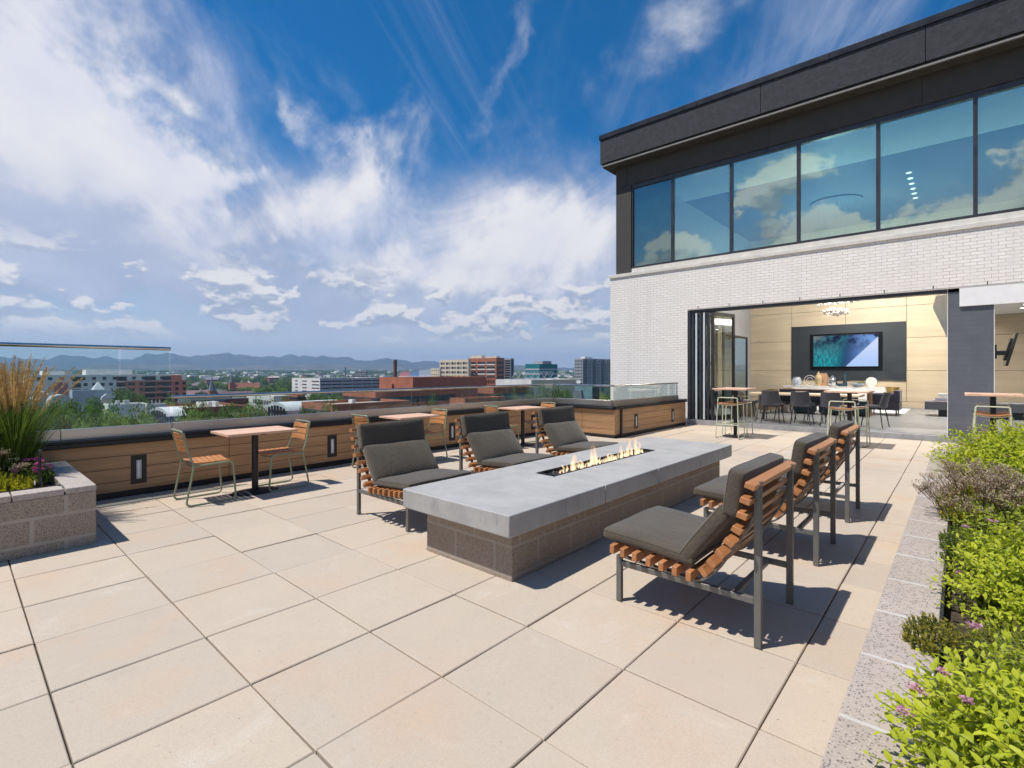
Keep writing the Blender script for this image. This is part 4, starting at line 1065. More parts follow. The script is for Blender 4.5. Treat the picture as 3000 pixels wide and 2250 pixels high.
# ------------------------------------------------------------------ planters
pr = thing('planter', 'long block planter with pale mortar lines holding the spirea shrubs on the right', 'planter', (0, 0, 0))
PZ = .50
m = MB(); m.box(-.252, -.062, -1.2, 7.95, 0, PZ).box(-.062, 1.7, 7.76, 7.95, 0, PZ).box(1.51, 1.70, -1.2, 7.76, 0, PZ)
masonry('cap_blocks', (.41, .345, .295), (.46, .39, .335), (.56, .54, .505), 3.0, .4064, .008, speck=1.0, bump=.4, off=(1.2, .0), smooth=.05)
m.build('block_wall', 'cap_blocks', pr, bevel=.004)
MB().box(-.060, -.052, -1.2, 7.75, .30, PZ + .012).build('liner', 'black_plastic', pr)
MB().box(-.05, 1.505, -1.2, 7.755, .02, .44).build('soil', 'soil', pr)
plq = thing('planter', 'low block planter at the left holding tall grass and yellow stonecrop', 'planter', (0, 0, 0))
m = MB(); m.box(-5.59, -5.40, -3, .822, 0, .44).box(-7.1, -5.59, .632, .822, 0, .44)
m.build('block_wall', 'planter_masonry', plq, bevel=.005)
m = MB()
e_ = -3.0
for b_ in (-2.55, -2.14, -1.73, -1.32, -.91, -.50, -.09, .32, .624): m.box(-5.592, -5.398, e_ + .004, b_ - .004, .441, .489); e_ = b_
for a_, b_ in ((-7.1, -6.62), (-6.62, -6.11), (-6.11, -5.60), (-5.60, -5.398)): m.box(a_ + .004, b_ - .002, .632, .824, .441, .489)
m.build('cap', 'planter_cap', plq, bevel=.005)
MB().box(-5.606, -5.596, -3, .62, .3, .495).build('liner', 'black_plastic', plq)
MB().box(-7.1, -5.61, -3, .625, .02, .41).build('soil', 'soil', plq)
lp = plq.children[0]
# irrigation riser
ir = thing('irrigation_riser', 'black irrigation riser standing in the corner of the left planter', 'irrigation pipe', (-5.68, .50, .41))
MB().tube([(0, 0, 0), (.0, 0, .36)], .010, 8).build('pipe', 'black_plastic', ir); MB().tube([(0, 0, .345), (.012, 0, .37), (.045, .0, .365)], .014, 8).build('nozzle', 'black_plastic', ir)
MB().tube([(-.05, 0, 0), (-.05, 0, .10)], .022, 8).build('valve', 'black_plastic', ir); MB().box(-.12, -.03, -.024, -.022, .085, .115).build('tag', 'paper_white', ir)

# ------------------------------------------------------------------ plants
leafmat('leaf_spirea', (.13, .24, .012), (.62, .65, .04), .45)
leafmat('leaf_mixed', (.09, .16, .015), (.42, .46, .04), .4)
leafmat('leaf_green', (.07, .13, .015), (.27, .34, .04), .35)
leafmat('leaf_stonecrop', (.28, .34, .015), (.72, .64, .04), .35)
leafmat('leaf_olive', (.17, .18, .02), (.48, .40, .06), .3)
leafmat('dry_seed', (.21, .15, .095), (.62, .50, .35), .25, .8)
leafmat('grass_blade', (.05, .11, .012), (.20, .29, .04), .4)
leafmat('grass_plume', (.46, .28, .08), (.86, .62, .30), .35, .8)
leafmat('petal_pink', (.46, .16, .30), (.75, .46, .58), .35)
leafmat('petal_magenta', (.42, .03, .24), (.75, .14, .46), .35)
pbr('stem_brown', (.12, .07, .035), .8, 0, .25, 20)
pbr('stem_green', (.12, .15, .04), .7, 0, .25, 20)
UP = Vector((0, 0, 1))
def rdir(rnd, zlo, zhi):
    a = rnd.uniform(0, 2 * PI); z = rnd.uniform(zlo, zhi); r_ = math.sqrt(max(0, 1 - z * z)); return Vector((r_ * math.cos(a), r_ * math.sin(a), z))
def spirea(label, x, y, rx, ry, h, stems, lsize, seed, flowers=14, mat='leaf_spirea', fine=True, keep=None, name='spirea_shrub'):
    rnd = random.Random(seed)
    t = thing(name, label, 'shrub', (x, y, .43), group='low shrubs in the right planter')
    L_, Sx, F_, H_ = MB(), MB(), MB(), MB()
    tips = []
    for k in range(stems):
        d_ = rdir(rnd, .02, 1.0); rr = rnd.uniform(.78, 1.05) if rnd.random() < .75 else rnd.uniform(.45, .8)
        tip = Vector((d_.x * rx * rr, d_.y * ry * rr, d_.z ** .7 * h * rr + .02))
        if keep and not keep(tip + Vector((x, y, .43))): continue
        b0 = Vector((tip.x * .25, tip.y * .25, 0)); mid = (b0 + tip) * .5 + Vector((-tip.x * .05, -tip.y * .05, .06))
        pts = [b0, mid, tip]
        pts = [(b0 * (1 - s_) ** 2 + mid * 2 * s_ * (1 - s_) + tip * s_ * s_) for s_ in (0, .25, .5, .75, 1)]
        Sx.tube(pts, [.0022, .0019, .0016, .0012, .0008], 4)
        tdir = (tip - mid).normalized(); tt = rnd.random()
        n_ = rnd.randint(16, 21)
        for i in range(n_):
            s_ = .30 + .70 * i / (n_ - 1); p = b0 * (1 - s_) ** 2 + mid * 2 * s_ * (1 - s_) + tip * s_ * s_
            a = i * 2.4 + rnd.uniform(-.4, .4); o1 = tdir.orthogonal().normalized(); o2 = tdir.cross(o1)
            out = (o1 * math.cos(a) + o2 * math.sin(a)); dr = (out * (1.0 - .35 * (s_ > .9)) + tdir * (.30 + .35 * (s_ > .85)) + UP * .10).normalized()
            ls = lsize * rnd.uniform(.65, 1.15) * (1.0 if s_ < .93 else .75)
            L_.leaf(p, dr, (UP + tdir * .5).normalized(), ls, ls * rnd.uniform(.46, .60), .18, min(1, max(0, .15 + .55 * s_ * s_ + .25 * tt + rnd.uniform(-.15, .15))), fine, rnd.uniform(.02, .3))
        if d_.z > .25: tips.append((tip, tdir))
    L_.build('leaves', mat, t, smooth=False); Sx.build('stems', 'stem_green', t)
    rnd.shuffle(tips)
    for tip, td in tips[:flowers]:
        F_ = MB(); r0 = rnd.uniform(.011, .019)
        for q in range(34):
            a = rnd.uniform(0, 2 * PI); rr = math.sqrt(rnd.random()) * r0; c = tip + Vector((rr * math.cos(a), rr * math.sin(a), .026 + rnd.uniform(-.003, .004) - rr * .25)); s_ = rnd.uniform(.0022, .0038)
            F_.leaf(c, rdir(rnd, .1, 1), UP, s_ * 2, s_ * 1.7, .2, rnd.random(), False); F_.leaf(c, rdir(rnd, .0, 1), UP, s_ * 2, s_ * 1.7, .2, rnd.random(), False)
        F_.build('flower', 'petal_pink', t, smooth=False)
    return t
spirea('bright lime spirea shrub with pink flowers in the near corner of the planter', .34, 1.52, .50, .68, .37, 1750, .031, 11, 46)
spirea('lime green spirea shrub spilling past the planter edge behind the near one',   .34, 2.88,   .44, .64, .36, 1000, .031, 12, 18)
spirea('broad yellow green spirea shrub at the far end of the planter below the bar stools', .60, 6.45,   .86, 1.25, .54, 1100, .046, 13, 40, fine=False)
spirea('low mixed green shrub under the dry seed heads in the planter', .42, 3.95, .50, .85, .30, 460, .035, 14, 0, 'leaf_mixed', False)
def seedheads(label, x, y, rx, ry, h, n, seed, name='dry_stonecrop', mat='dry_seed', grp='dry seed heads in the right planter'):
    rnd = random.Random(seed); t = thing(name, label, 'plant', (x, y, .43), group=grp)
    Hd, Sx = MB(), MB()
    for k in range(n):
        d_ = rdir(rnd, .1, 1); rr = rnd.uniform(.55, 1.05)
        tip = Vector((d_.x * rx * rr, d_.y * ry * rr, h * d_.z ** .35 * rnd.uniform(.72, 1.05))); b0 = Vector((tip.x * .55, tip.y * .55, 0))
        mid = (b0 + tip) / 2 + Vector((0, 0, .04)); Sx.tube([b0, mid, tip], [.0028, .0022, .0015], 4)
        for q in range(7):
            a = rnd.uniform(0, 2 * PI); e = tip + Vector((.035 * math.cos(a), .035 * math.sin(a), rnd.uniform(.0, .03))); Sx.tube([tip - Vector((0, 0, .03)), e], .0009, 3, caps=False)
            for w_ in range(9):
                c = e + Vector((rnd.uniform(-.016, .016), rnd.uniform(-.016, .016), rnd.uniform(-.008, .010))); s_ = rnd.uniform(.004, .0085)
                Hd.leaf(c, rdir(rnd, -.2, 1), UP, s_ * 1.6, s_, .2, rnd.random(), False)
    Hd.build('seed_heads', mat, t, smooth=False); Sx.build('stems', 'stem_brown', t); return t
seedheads('clump of dry brown stonecrop seed heads leaning over the planter edge', .10, 4.35, .32, .62, .40, 150, 21)
seedheads('wide clump of dry tan stonecrop seed heads at the right edge of the photo', .62, 4.1, .40, .85, .43, 210, 22)
seedheads('grey dried seed heads beside the second lime spirea', .62, 3.15, .16, .28, .33, 60, 23)
def stonecrop(label, name, x, y, z, rx, ry, h, n, seed, mat, grp, ls=.018):
    rnd = random.Random(seed); t = thing(name, label, 'plant', (x, y, z), group=grp); L_, Sx = MB(), MB()
    for k in range(n):
        a = rnd.uniform(0, 2 * PI); rr = math.sqrt(rnd.random()); px_, py_ = rx * rr * math.cos(a), ry * rr * math.sin(a)
        top = Vector((px_, py_, h * (1 - .55 * rr * rr) * rnd.uniform(.65, 1.1))); lean = Vector((math.cos(a) * .3 * rr, math.sin(a) * .3 * rr, 1)).normalized(); tn = rnd.random()
        Sx.tube([top - lean * min(.12, top.z), top], .0025, 4)
        for q in range(15):
            f = q / 14; p = top - lean * (.05 * (1 - f)); b = q * 2.4; o1 = lean.orthogonal().normalized(); o2 = lean.cross(o1)
            dr = (o1 * math.cos(b) + o2 * math.sin(b)) * (1.05 - .7 * f) + lean * (.35 + .7 * f)
            L_.leaf(p, dr, lean, ls * rnd.uniform(.8, 1.15) * (1 - .25 * f), ls * .42, .35, min(1, max(0, .25 * f + .6 * tn + rnd.uniform(0, .15))), False)
    L_.build('leaves', mat, t, smooth=False); Sx.build('stems', 'stem_green', t); return t
stonecrop('small olive stonecrop sprig lying on the block edge beside the near spirea', 'stonecrop', -.075, 2.28, .49, .085, .15, .08, 110, 31, 'leaf_olive', 'stonecrop sprigs in the right planter', .017)
stonecrop('olive stonecrop cushion between the two lime spirea shrubs', 'stonecrop', .22, 2.24, .44, .28, .24, .20, 260, 32, 'leaf_olive', 'stonecrop sprigs in the right planter', .014)
stonecrop('dark green stonecrop below the dry seed heads at the planter edge', 'stonecrop', .02, 3.55, .44, .13, .40, .16, 130, 33, 'leaf_green', 'stonecrop sprigs in the right planter', .02)
stonecrop('yellow green stonecrop under the leaning dry seed heads', 'stonecrop', .02, 4.55, .46, .16, .55, .22, 170, 34, 'leaf_stonecrop', 'stonecrop sprigs in the right planter', .02)
# left planter
stonecrop('mound of yellow stonecrop along the front edge of the left planter', 'stonecrop', -6.05, .14, .40, .44, .40, .17, 900, 41, 'leaf_stonecrop', None, .024)
stonecrop('second mound of yellow stonecrop cut by the left edge of the photo', 'stonecrop', -5.98, -.45, .40, .38, .45, .15, 260, 42, 'leaf_stonecrop', None, .024)
def daisies(label, x, y, rx, ry, h, seed):
    rnd = random.Random(seed); t = thing('ice_plant', label, 'flowers', (x, y, .40)); L_ = MB()
    for k in range(420):
        a = rnd.uniform(0, 2 * PI); rr = math.sqrt(rnd.random()); p = Vector((rx * rr * math.cos(a), ry * rr * math.sin(a), h * (1 - .6 * rr * rr) * rnd.uniform(.3, .95)))
        L_.leaf(p, (rdir(rnd, .1, 1) + UP * .4), UP, .045, .012, .2, rnd.random(), False)
    L_.build('leaves', 'leaf_green', t, smooth=False)
    for k in range(38):
        a = rnd.uniform(0, 2 * PI); rr = math.sqrt(rnd.random()) * .95; p = Vector((rx * rr * math.cos(a), ry * rr * math.sin(a), h * (1.08 - .6 * rr * rr))); F_ = MB(); tilt = Vector((rnd.uniform(-.3, .5), rnd.uniform(-.6, .1), 1)).normalized(); o1 = tilt.orthogonal().normalized(); o2 = tilt.cross(o1)
        for q in range(12): b = q * PI / 6; F_.leaf(p, o1 * math.cos(b) + o2 * math.sin(b) + tilt * .25, tilt, .026, .010, .15, rnd.random(), False)
        F_.tube([p, p + tilt * .004], .004, 6); F_.build('flower', 'petal_magenta', t, smooth=False)
daisies('clump of magenta ice plant flowers in the corner of the left planter', -6.18, .50, .24, .15, .24, 51)
def tallgrass(label, x, y, n, nplume, h, seed, spread=.14):
    rnd = random.Random(seed); t = thing('feather_grass', label, 'grass', (x, y, .40), group='feather reed grasses in the left planter'); B_ = MB()
    for k in range(n):
        a = rnd.uniform(0, 2 * PI); b0 = Vector((spread * rnd.random() * math.cos(a), spread * rnd.random() * math.sin(a), 0)); ln = h * rnd.uniform(.45, .8); lean = rnd.uniform(.06, .6); wd = rnd.uniform(.003, .006); tn = rnd.random()
        pts = []
        for i in range(6):
            s_ = i / 5; pts.append(b0 + Vector((math.cos(a) * lean * ln * s_ ** 1.7, math.sin(a) * lean * ln * s_ ** 1.7, ln * (s_ - .28 * lean * s_ ** 3))))
        sd = Vector((-math.sin(a), math.cos(a), 0)); vs = []
        for i, p in enumerate(pts): ww = wd * (1 - .85 * (i / 5) ** 2); vs += [p - sd * ww, p + sd * ww]
        B_.add(vs, [(2 * i, 2 * i + 1, 2 * i + 3, 2 * i + 2) for i in range(5)], tn)
    B_.build('blades', 'grass_blade', t, smooth=False); Sm = MB()
    for k in range(nplume):
        a = rnd.uniform(0, 2 * PI); lean = rnd.uniform(.02, .22) if rnd.random() < .85 else rnd.uniform(.35, .6); ln = h * rnd.uniform(.78, 1.05); b0 = Vector((.6 * spread * rnd.random() * math.cos(a), .6 * spread * rnd.random() * math.sin(a), 0))
        f = lambda s_: b0 + Vector((math.cos(a) * lean * ln * s_ ** 1.6, math.sin(a) * lean * ln * s_ ** 1.6, ln * (s_ - .22 * lean * s_ ** 3)))
        Sm.tube([f(s_ / 6) for s_ in range(7)], .0016, 4); Pm = MB()
        for q in range(170):
            s_ = 1 - .30 * rnd.random() ** .9; p = f(s_); w_ = .018 * math.sin(PI * min(1, max(.05, (1.02 - s_) / .32))) + .002; o_ = rdir(rnd, -.3, .8); d_ = (f(min(1, s_ + .02)) - f(s_ - .02)).normalized()
            Pm.leaf(p + o_ * w_ * rnd.random(), d_ * 1.2 + o_ * .6, o_, rnd.uniform(.014, .026), .0045, .1, rnd.random(), False)
        Pm.build('plume', 'grass_plume', t, smooth=False)
    Sm.build('stems', 'stem_green', t)
tallgrass('tall feather reed grass with tan plumes before the stained windscreen', -6.62, .40, 620, 70, 1.12, 61)
tallgrass('second tall feather reed grass cut by the left edge of the photo', -6.50, .08, 420, 50, 1.16, 62)
tallgrass('third tall feather reed grass just behind the one at the left edge', -6.88, .34, 420, 54, 1.18, 63)
seedheads('pale dry seed stalks standing in the yellow stonecrop', -6.05, .22, .34, .42, .30, 22, 64, 'dry_stalks', 'dry_seed', 'dry stalks in the left planter')

# ------------------------------------------------------------------ the town below and the mountains
GZ = -26.0
def gz(x, y):                          # the plain rises slowly towards the foothills
    r_ = math.hypot(x, y); s_ = max(0, min(1, (r_ - 700) / 3600)); return GZ + 25.0 * s_ * s_ * (3 - 2 * s_) + (r_ > 4300) * 0
def ground_mat():
    m, t, out = newmat('town_ground')
    o = t.n('ShaderNodeTexCoord').outputs['Object']
    n1 = t.noise(o, .004, 6, .6); n2 = t.noise(o, .03, 6, .65)
    c = t.mix(t.rng(n1, .4, .6), (.05, .075, .03), (.11, .10, .075)); c = t.mix(t.rng(n2, .5, .66), c, (.14, .135, .125))
    c = t.mix(t.rng(n2, .45, .3), c, (.03, .05, .018))
    bsdf(t, out, Base_Color=c, Roughness=.95)
ground_mat()
m = MB(); rings = [0, 60, 150, 300, 500, 700, 1000, 1400, 1900, 2500, 3100, 3700, 4300, 5200, 7000, 9500]; ns = 72
for r_ in rings[1:]:
    for k in range(ns): a = 2 * PI * k / ns; x, y = r_ * math.cos(a), r_ * math.sin(a); m.v.append((x, y, gz(x, y)))
m.v.append((0, 0, GZ)); ctr = len(m.v) - 1
for k in range(ns): m.f.append((ctr, k, (k + 1) % ns)); m.tint.append(.5)
for i in range(len(rings) - 2):
    for k in range(ns): m.f.append((i * ns + k, (i + 1) * ns + k, (i + 1) * ns + (k + 1) % ns, i * ns + (k + 1) % ns)); m.tint.append(.5)
struct(m.build('ground', 'town_ground'))
SK = [(-2600, 1050), (-1500, 1040), (-700, 1046), (-300, 1035), (-120, 1048), (0, 1044), (40, 1052), (85, 1062), (100, 1057), (150, 1053), (172, 1045), (200, 1053), (250, 1050), (290, 1051), (340, 1060), (384, 1054),
      (429, 1035), (452, 1039), (488, 1034), (512, 1037), (536, 1042), (563, 1047), (595, 1041), (640, 1036.5), (665, 1033.5), (690, 1039), (705, 1037.5), (735, 1043.5), (775, 1045), (800, 1043), (834, 1052), (852, 1050), (888, 1041.5),
      (925, 1045.5), (940, 1041.5), (967, 1046), (1017, 1046), (1053, 1055.5), (1080, 1058), (1099, 1053), (1132, 1049.5), (1166, 1053), (1212, 1060.5), (1246, 1058), (1268, 1057), (1286, 1061), (1400, 1072), (1560, 1078), (1800, 1076), (2100, 1070), (2600, 1066), (3400, 1060)]
def mountain_mat(name, a, b_, c_):
    m, t, out = newmat(name)
    o = t.n('ShaderNodeTexCoord').outputs['Object']
    n1 = t.noise(o, .0045, 8, .65); n2 = t.noise(o, .02, 6, .6)
    c = t.mix(t.rng(n1, .38, .6), a, b_); c = t.mix(t.rng(n2, .56, .66, 0, .6), c, c_)
    bsdf(t, out, Base_Color=c, Roughness=.95)
mountain_mat('forested_slope', (.025, .04, .03), (.06, .058, .045), (.14, .115, .09))
mountain_mat('foothill_slope', (.05, .055, .035), (.12, .10, .07), (.04, .05, .03))
def sky_y(px):
    for (a, ya), (b_, yb) in zip(SK, SK[1:]):
        if a <= px <= b_: s_ = (px - a) / (b_ - a); s_ = s_ * s_ * (3 - 2 * s_) * .5 + s_ * .5; return ya + (yb - ya) * s_ + .9 * math.sin(px * .11) + .7 * math.sin(px * .23 + 1) + .45 * math.sin(px * .53 + 2)
    return SK[0][1] if px < SK[0][0] else SK[-1][1]
def ridge(name, mat, fy, r0, r1, seed, rows=14):
    """a range of hills: fy(px) gives the crest's row in the photo, from the foot at r0 to the crest at r1, then down behind"""
    rnd = random.Random(seed); m = MB(); A = [-62 + .2 * k for k in range(590)]
    prof = [(i / rows) for i in range(rows + 1)] + [1.08]
    pn = [rnd.uniform(0, 6.28) for _ in range(40)]
    def fb(a, s_):
        return sum(math.sin(pn[j] + a * (.35 * 1.75 ** j) + s_ * (2.2 * 1.5 ** j) * (1 if j % 2 else -1)) / 1.55 ** j for j in range(8))
    for s_ in prof:
        for a in A:
            ang = R(a); px = 1500 + FPX * math.tan(ang); r_ = r0 + (r1 - r0) * s_; dv = r1 * math.cos(ang); crest = zpx(fy(px), dv)
            dxx, dyy = CY * math.sin(ang) - SY * math.cos(ang), SY * math.sin(ang) + CY * math.cos(ang)
            base = -14.0; k = min(1, s_); hgt = (crest - base) * (k ** .85 if s_ <= 1 else (1 - (s_ - 1) * 1.6))
            wv = fb(a, s_) * (crest - base) * .13 * math.sin(PI * min(1, k)) if s_ < 1 else 0
            m.v.append((dxx * r_, dyy * r_, base + hgt + wv))
    na = len(A)
    for i in range(len(prof) - 1):
        for k in range(na - 1): m.f.append((i * na + k, i * na + k + 1, (i + 1) * na + k + 1, (i + 1) * na + k)); m.tint.append(.5)
    return struct(m.build(name, mat, ang=3))
ridge('mountains', 'forested_slope', sky_y, 6000, 7600, 3)
ridge('distant_range', 'forested_slope', lambda px: 1047.5 + 5 * math.sin(px * .021) + 3.5 * math.sin(px * .047 + 2) + 2.5 * math.sin(px * .093 + 1) + max(0, px - 900) * .09, 7750, 8300, 9, 6)
ridge('foothills', 'foothill_slope', lambda px: 1071 + 5 * math.sin(px * .012) + 3 * math.sin(px * .031 + 1) + (max(0, px - 1100) * .012), 4700, 5600, 5, 8)

# building kit for the town
for nm, c_, v_ in (('far_brick', (.40, .14, .075), .18), ('far_brick_dark', (.30, .10, .06), .16), ('far_white', (.74, .72, .68), .10), ('far_cream', (.66, .56, .42), .08), ('far_grey', (.36, .37, .40), .1), ('far_slate', (.16, .17, .19), .15),
                   ('far_tan_roof', (.46, .36, .30), .15), ('far_white_roof', (.58, .58, .59), .12), ('far_maroon', (.17, .045, .05), .2), ('far_mauve_roof', (.20, .13, .13), .15), ('far_blue', (.12, .22, .40), .15), ('far_pink', (.45, .17, .16), .15), ('far_silver', (.36, .40, .46), .12), ('far_teal', (.0, .17, .19), .2), ('far_steel', (.45, .46, .48), .1), ('far_yellow', (.50, .36, .08), .2), ('far_chimney', (.16, .06, .045), .2)):
    pbr(nm, c_, .75, 0, v_, .35)
pbr('apartment_brick_lit', (.60, .21, .13), .75, 0, .15, .35)  # brightened brick colour paints sun on a face turned away from it
pbr('apartment_white_lit', (.82, .78, .72), .75, 0, .06, .35)  # white raised likewise, sunlight put into the wall colour
pbr('far_window', (.025, .032, .04), .12, 0, .3, .5)
pbr('far_window_tree_tint', (.02, .10, .11), .12, 0, .4, .5)  # green tint stands in for trees mirrored in the glass
pbr('far_glass_wall', (.16, .30, .34), .15, 0, .2, .3)
def yonx(px, x):
    u = (px - 1500) / FPX; return x * (SY * u + CY) / (CY * u - SY)
FOOT = []
class City:
    """axis-aligned block placed from its near corner column xm at depth v, its left and right ends and the photo row of its top"""
    def __init__(s, name, label, xm, v, xl, xr, yt, wall, roof, cat='building', base=None, group=None, par=.7, maxd=70):
        X1, Y0 = at(xm, v); s.x1, s.y0 = X1, Y0; s.x0 = xon(xl, Y0); s.y1 = yonx(xr, X1)
        if s.y1 - s.y0 > maxd or s.y1 < s.y0: s.y1 = s.y0 + maxd
        if s.x1 - s.x0 > 120: s.x0 = s.x1 - 120
        s.z1 = zpx(yt, v); s.z0 = GZ - .5 if base is None else base
        FOOT.append((s.x0 - 3, s.x1 + 3, s.y0 - 3, s.y1 + 3)) if base is None else None
        s.t = thing(name, label, cat, (s.x1, s.y0, s.z0), group=group); s.h = s.z1 - s.z0
        w_, d_ = s.x1 - s.x0, s.y1 - s.y0; s.w, s.d = w_, d_
        m = MB(); m.box(-w_, 0, 0, .4, 0, s.h).box(-w_, 0, d_ - .4, d_, 0, s.h).box(-.4, 0, .4, d_ - .4, 0, s.h).box(-w_, -w_ + .4, .4, d_ - .4, 0, s.h)
        s.wall = m.build('wall', wall, s.t, smooth=False)
        s.roof = MB().box(-w_ + .4, -.4, .4, d_ - .4, s.h - par - .3, s.h - par).build('roof', roof, s.t, smooth=False)
    def band(s, face, a0, a1, zt, hh, mat='far_window', name='window_band'):   # a in 0..1 along the face, zt metres below the top
        if face == 'L': b_ = (-s.w * (1 - a0), -s.w * (1 - a1), -.06, .3)
        else: b_ = (-.3, .06, s.d * a0, s.d * a1)
        return MB().box(b_[0], b_[1], b_[2], b_[3], s.h - zt - hh, s.h - zt).build(name, mat, s.t, smooth=False)
    def wins(s, face, cols, rows, zt, dz_, ww, wh, a0=.04, a1=.96, mat='far_window', skip=()):
        me = None
        for r_ in range(rows):
            for c_ in range(cols):
                if c_ in skip: continue
                a = a0 + (a1 - a0) * ((c_ + .5) / cols); z = s.h - zt - r_ * dz_
                if face == 'L': loc = (-s.w * (1 - a), -.03, z)
                else: loc = (.03, s.d * a, z)
                if me is None:
                    o = (MB().box(-ww / 2, ww / 2, 0, .3, -wh, 0) if face == 'L' else MB().box(-.3, 0, -ww / 2, ww / 2, -wh, 0)).build('window', mat, s.t, smooth=False); me = o.data
                else: o = bpy.data.objects.new('window', me); COL.objects.link(o); o.parent = s.t
                o.location = loc
    def block(s, name, mat, fx0, fx1, fy0, fy1, z0, z1, **k):   # extra mass: fractions of width and depth, z metres above the roof edge
        return MB().box(-s.w * (1 - fx0), -s.w * (1 - fx1), s.d * fy0, s.d * fy1, s.h + z0, s.h + z1).build(name, mat, s.t, smooth=False, **k)

# apartments at the left
c = City('apartment_block', 'long white and red brick apartment block with balconies behind the tall windscreen', 78, 230, 66, 545, 1099, 'apartment_white_lit', 'far_white_roof', maxd=90)
D_ = c.d
c.block('penthouse', 'apartment_white_lit', .2, .75, .09, .215, -.8, 1.9); c.block('penthouse', 'apartment_white_lit', .2, .75, .34, .635, -.8, 2.7)
MB().box(.0, .25, D_ * .145, D_ * .225, 0, c.h - 3.6).build('pink_bay', 'far_pink', c.t, smooth=False)
MB().box(.0, .3, D_ * .575, D_ * .885, 0, c.h - 3.1).build('brick_bay', 'apartment_brick_lit', c.t, smooth=False)
MB().box(.0, .5, D_ * .885, D_ * .965, 0, c.h - .4).build('brick_bay', 'apartment_brick_lit', c.t, smooth=False)
MB().box(-.2, .4, D_ * .965, D_, 0, c.h - 3.1).build('brick_bay', 'apartment_brick_lit', c.t, smooth=False)
c.wins('R', 15, 1, 1.0, 3, 1.5, 1.5, .03, .98); 
c.wins('R', 6, 5, 4.0, 3.0, 1.5, 1.5, .25, .56)
def win_shift(c, a, rows, zt, out, ww=1.5, wh=1.5):
    for r_ in range(rows): MB().box(-.2, out, D_ * a - ww / 2, D_ * a + ww / 2, c.h - zt - 3 * r_ - wh, c.h - zt - 3 * r_).build('window', 'far_window', c.t, smooth=False)
for a_ in (.60, .625, .68, .795, .82, .93, .985): win_shift(c, a_, 5, 4.0, .34 if a_ < .88 else (.54 if a_ < .96 else .44))
for a_, wd, o_ in ((.275, 3.2, .05), (.55, 4.2, .05), (.74, 4.8, .34), (.865, 4.8, .34)):
    for r_ in range(6):
        bal = MB().box(-.2, o_, D_ * a_ - wd / 2, D_ * a_ + wd / 2, c.h - 3.1 - 3 * r_, c.h - .9 - 3 * r_).build('balcony', 'far_window', c.t, smooth=False)  # dark box paints the shade of the balcony recess
        MB().box(o_, o_ + .9, D_ * a_ - wd / 2, D_ * a_ + wd / 2, c.h - 3.35 - 3 * r_, c.h - 3.15 - 3 * r_).build('slab', 'far_white', bal, smooth=False)
        mm = MB().box(o_ + .82, o_ + .9, D_ * a_ - wd / 2, D_ * a_ + wd / 2, c.h - 2.2 - 3 * r_, c.h - 2.1 - 3 * r_)
        for q_ in range(9): yq = D_ * a_ - wd / 2 + wd * q_ / 8; mm.box(o_ + .83, o_ + .89, yq - .03, yq + .03, c.h - 3.14 - 3 * r_, c.h - 2.21 - 3 * r_)
        mm.build('railing', 'black_metal', bal, smooth=False)
# silver hall with the pyramid
c = City('glass_roofed_hall', 'silver grey hall with a white pyramid skylight in front of the apartment block', 212, 150, 204, 328, 1144, 'far_silver', 'far_white_roof', maxd=30)
pv = MB(); py0, py1 = c.d * .54, c.d * .84; ym = (py0 + py1) / 2; pv.add([(-5.5, py0, c.h), (-1.3, py0, c.h), (-1.3, py1, c.h), (-5.5, py1, c.h), (-3.4, ym, c.h + 2.6)], [(0, 1, 4), (1, 2, 4), (2, 3, 4), (3, 0, 4), (3, 2, 1, 0)]); pv.build('pyramid_skylight', 'far_white_roof', c.t, smooth=False)
bv = MB(); bv.prism([(c.d * .0 - 5, 0)] + [(-2.5 - 2.5 + 2.6 * math.cos(a * PI / 10) + 2.4, c.h - 3.6 + 2.4 * math.sin(a * PI / 10)) for a in range(11)][::-1] + [(0.1, 0)], -7, .6, 'yz'); bv.build('barrel_vault', 'far_steel', c.t)
MB().prism([(c.d * .68, c.h - 3.0), (c.d * .70, c.h - 2.2), (c.d * .82, c.h - 1.2), (c.d * .95, c.h - 1.35), (c.d * 1.04, c.h - 2.2), (c.d * 1.04, c.h - 2.5)], -.4, 2.2, 'yz').build('curved_canopy', 'far_white_roof', c.t)
MB().box(-.2, .06, c.d * .72, c.d * 1.0, c.h - 6.5, c.h - 3.0).build('panel_wall', 'far_white', c.t)
c = City('flat_roofed_block', 'low flat roofed block with rooftop units behind the tall grass', 100, 165, 60, 214, 1171, 'far_grey', 'far_tan_roof', maxd=34)
c.block('rooftop_unit', 'far_steel', .3, .7, .28, .42, -.8, 2.0); c.block('rooftop_unit', 'far_steel', .3, .7, .46, .56, -.8, 1.2); c.band('R', .1, .95, 2.5, 1.2)
c = City('white_warehouse', 'long low white warehouse with rooftop vents right of the silver hall', 318, 140, 300, 432, 1186, 'far_white', 'far_white_roof', maxd=30)
c.block('rooftop_unit', 'far_steel', .5, .75, .25, .33, -.8, .9); c.block('rooftop_unit', 'far_steel', .5, .75, .44, .58, -.8, 1.0)
c = City('white_warehouse', 'white flat roofed shed with small vents beside the arched barn', 430, 145, 424, 486, 1184, 'far_white', 'far_white_roof', maxd=16)
for k in range(4): c.block('vent', 'far_steel', .4, .55, .1 + .2 * k, .16 + .2 * k, -.8, .8 + .3 * (k % 2))
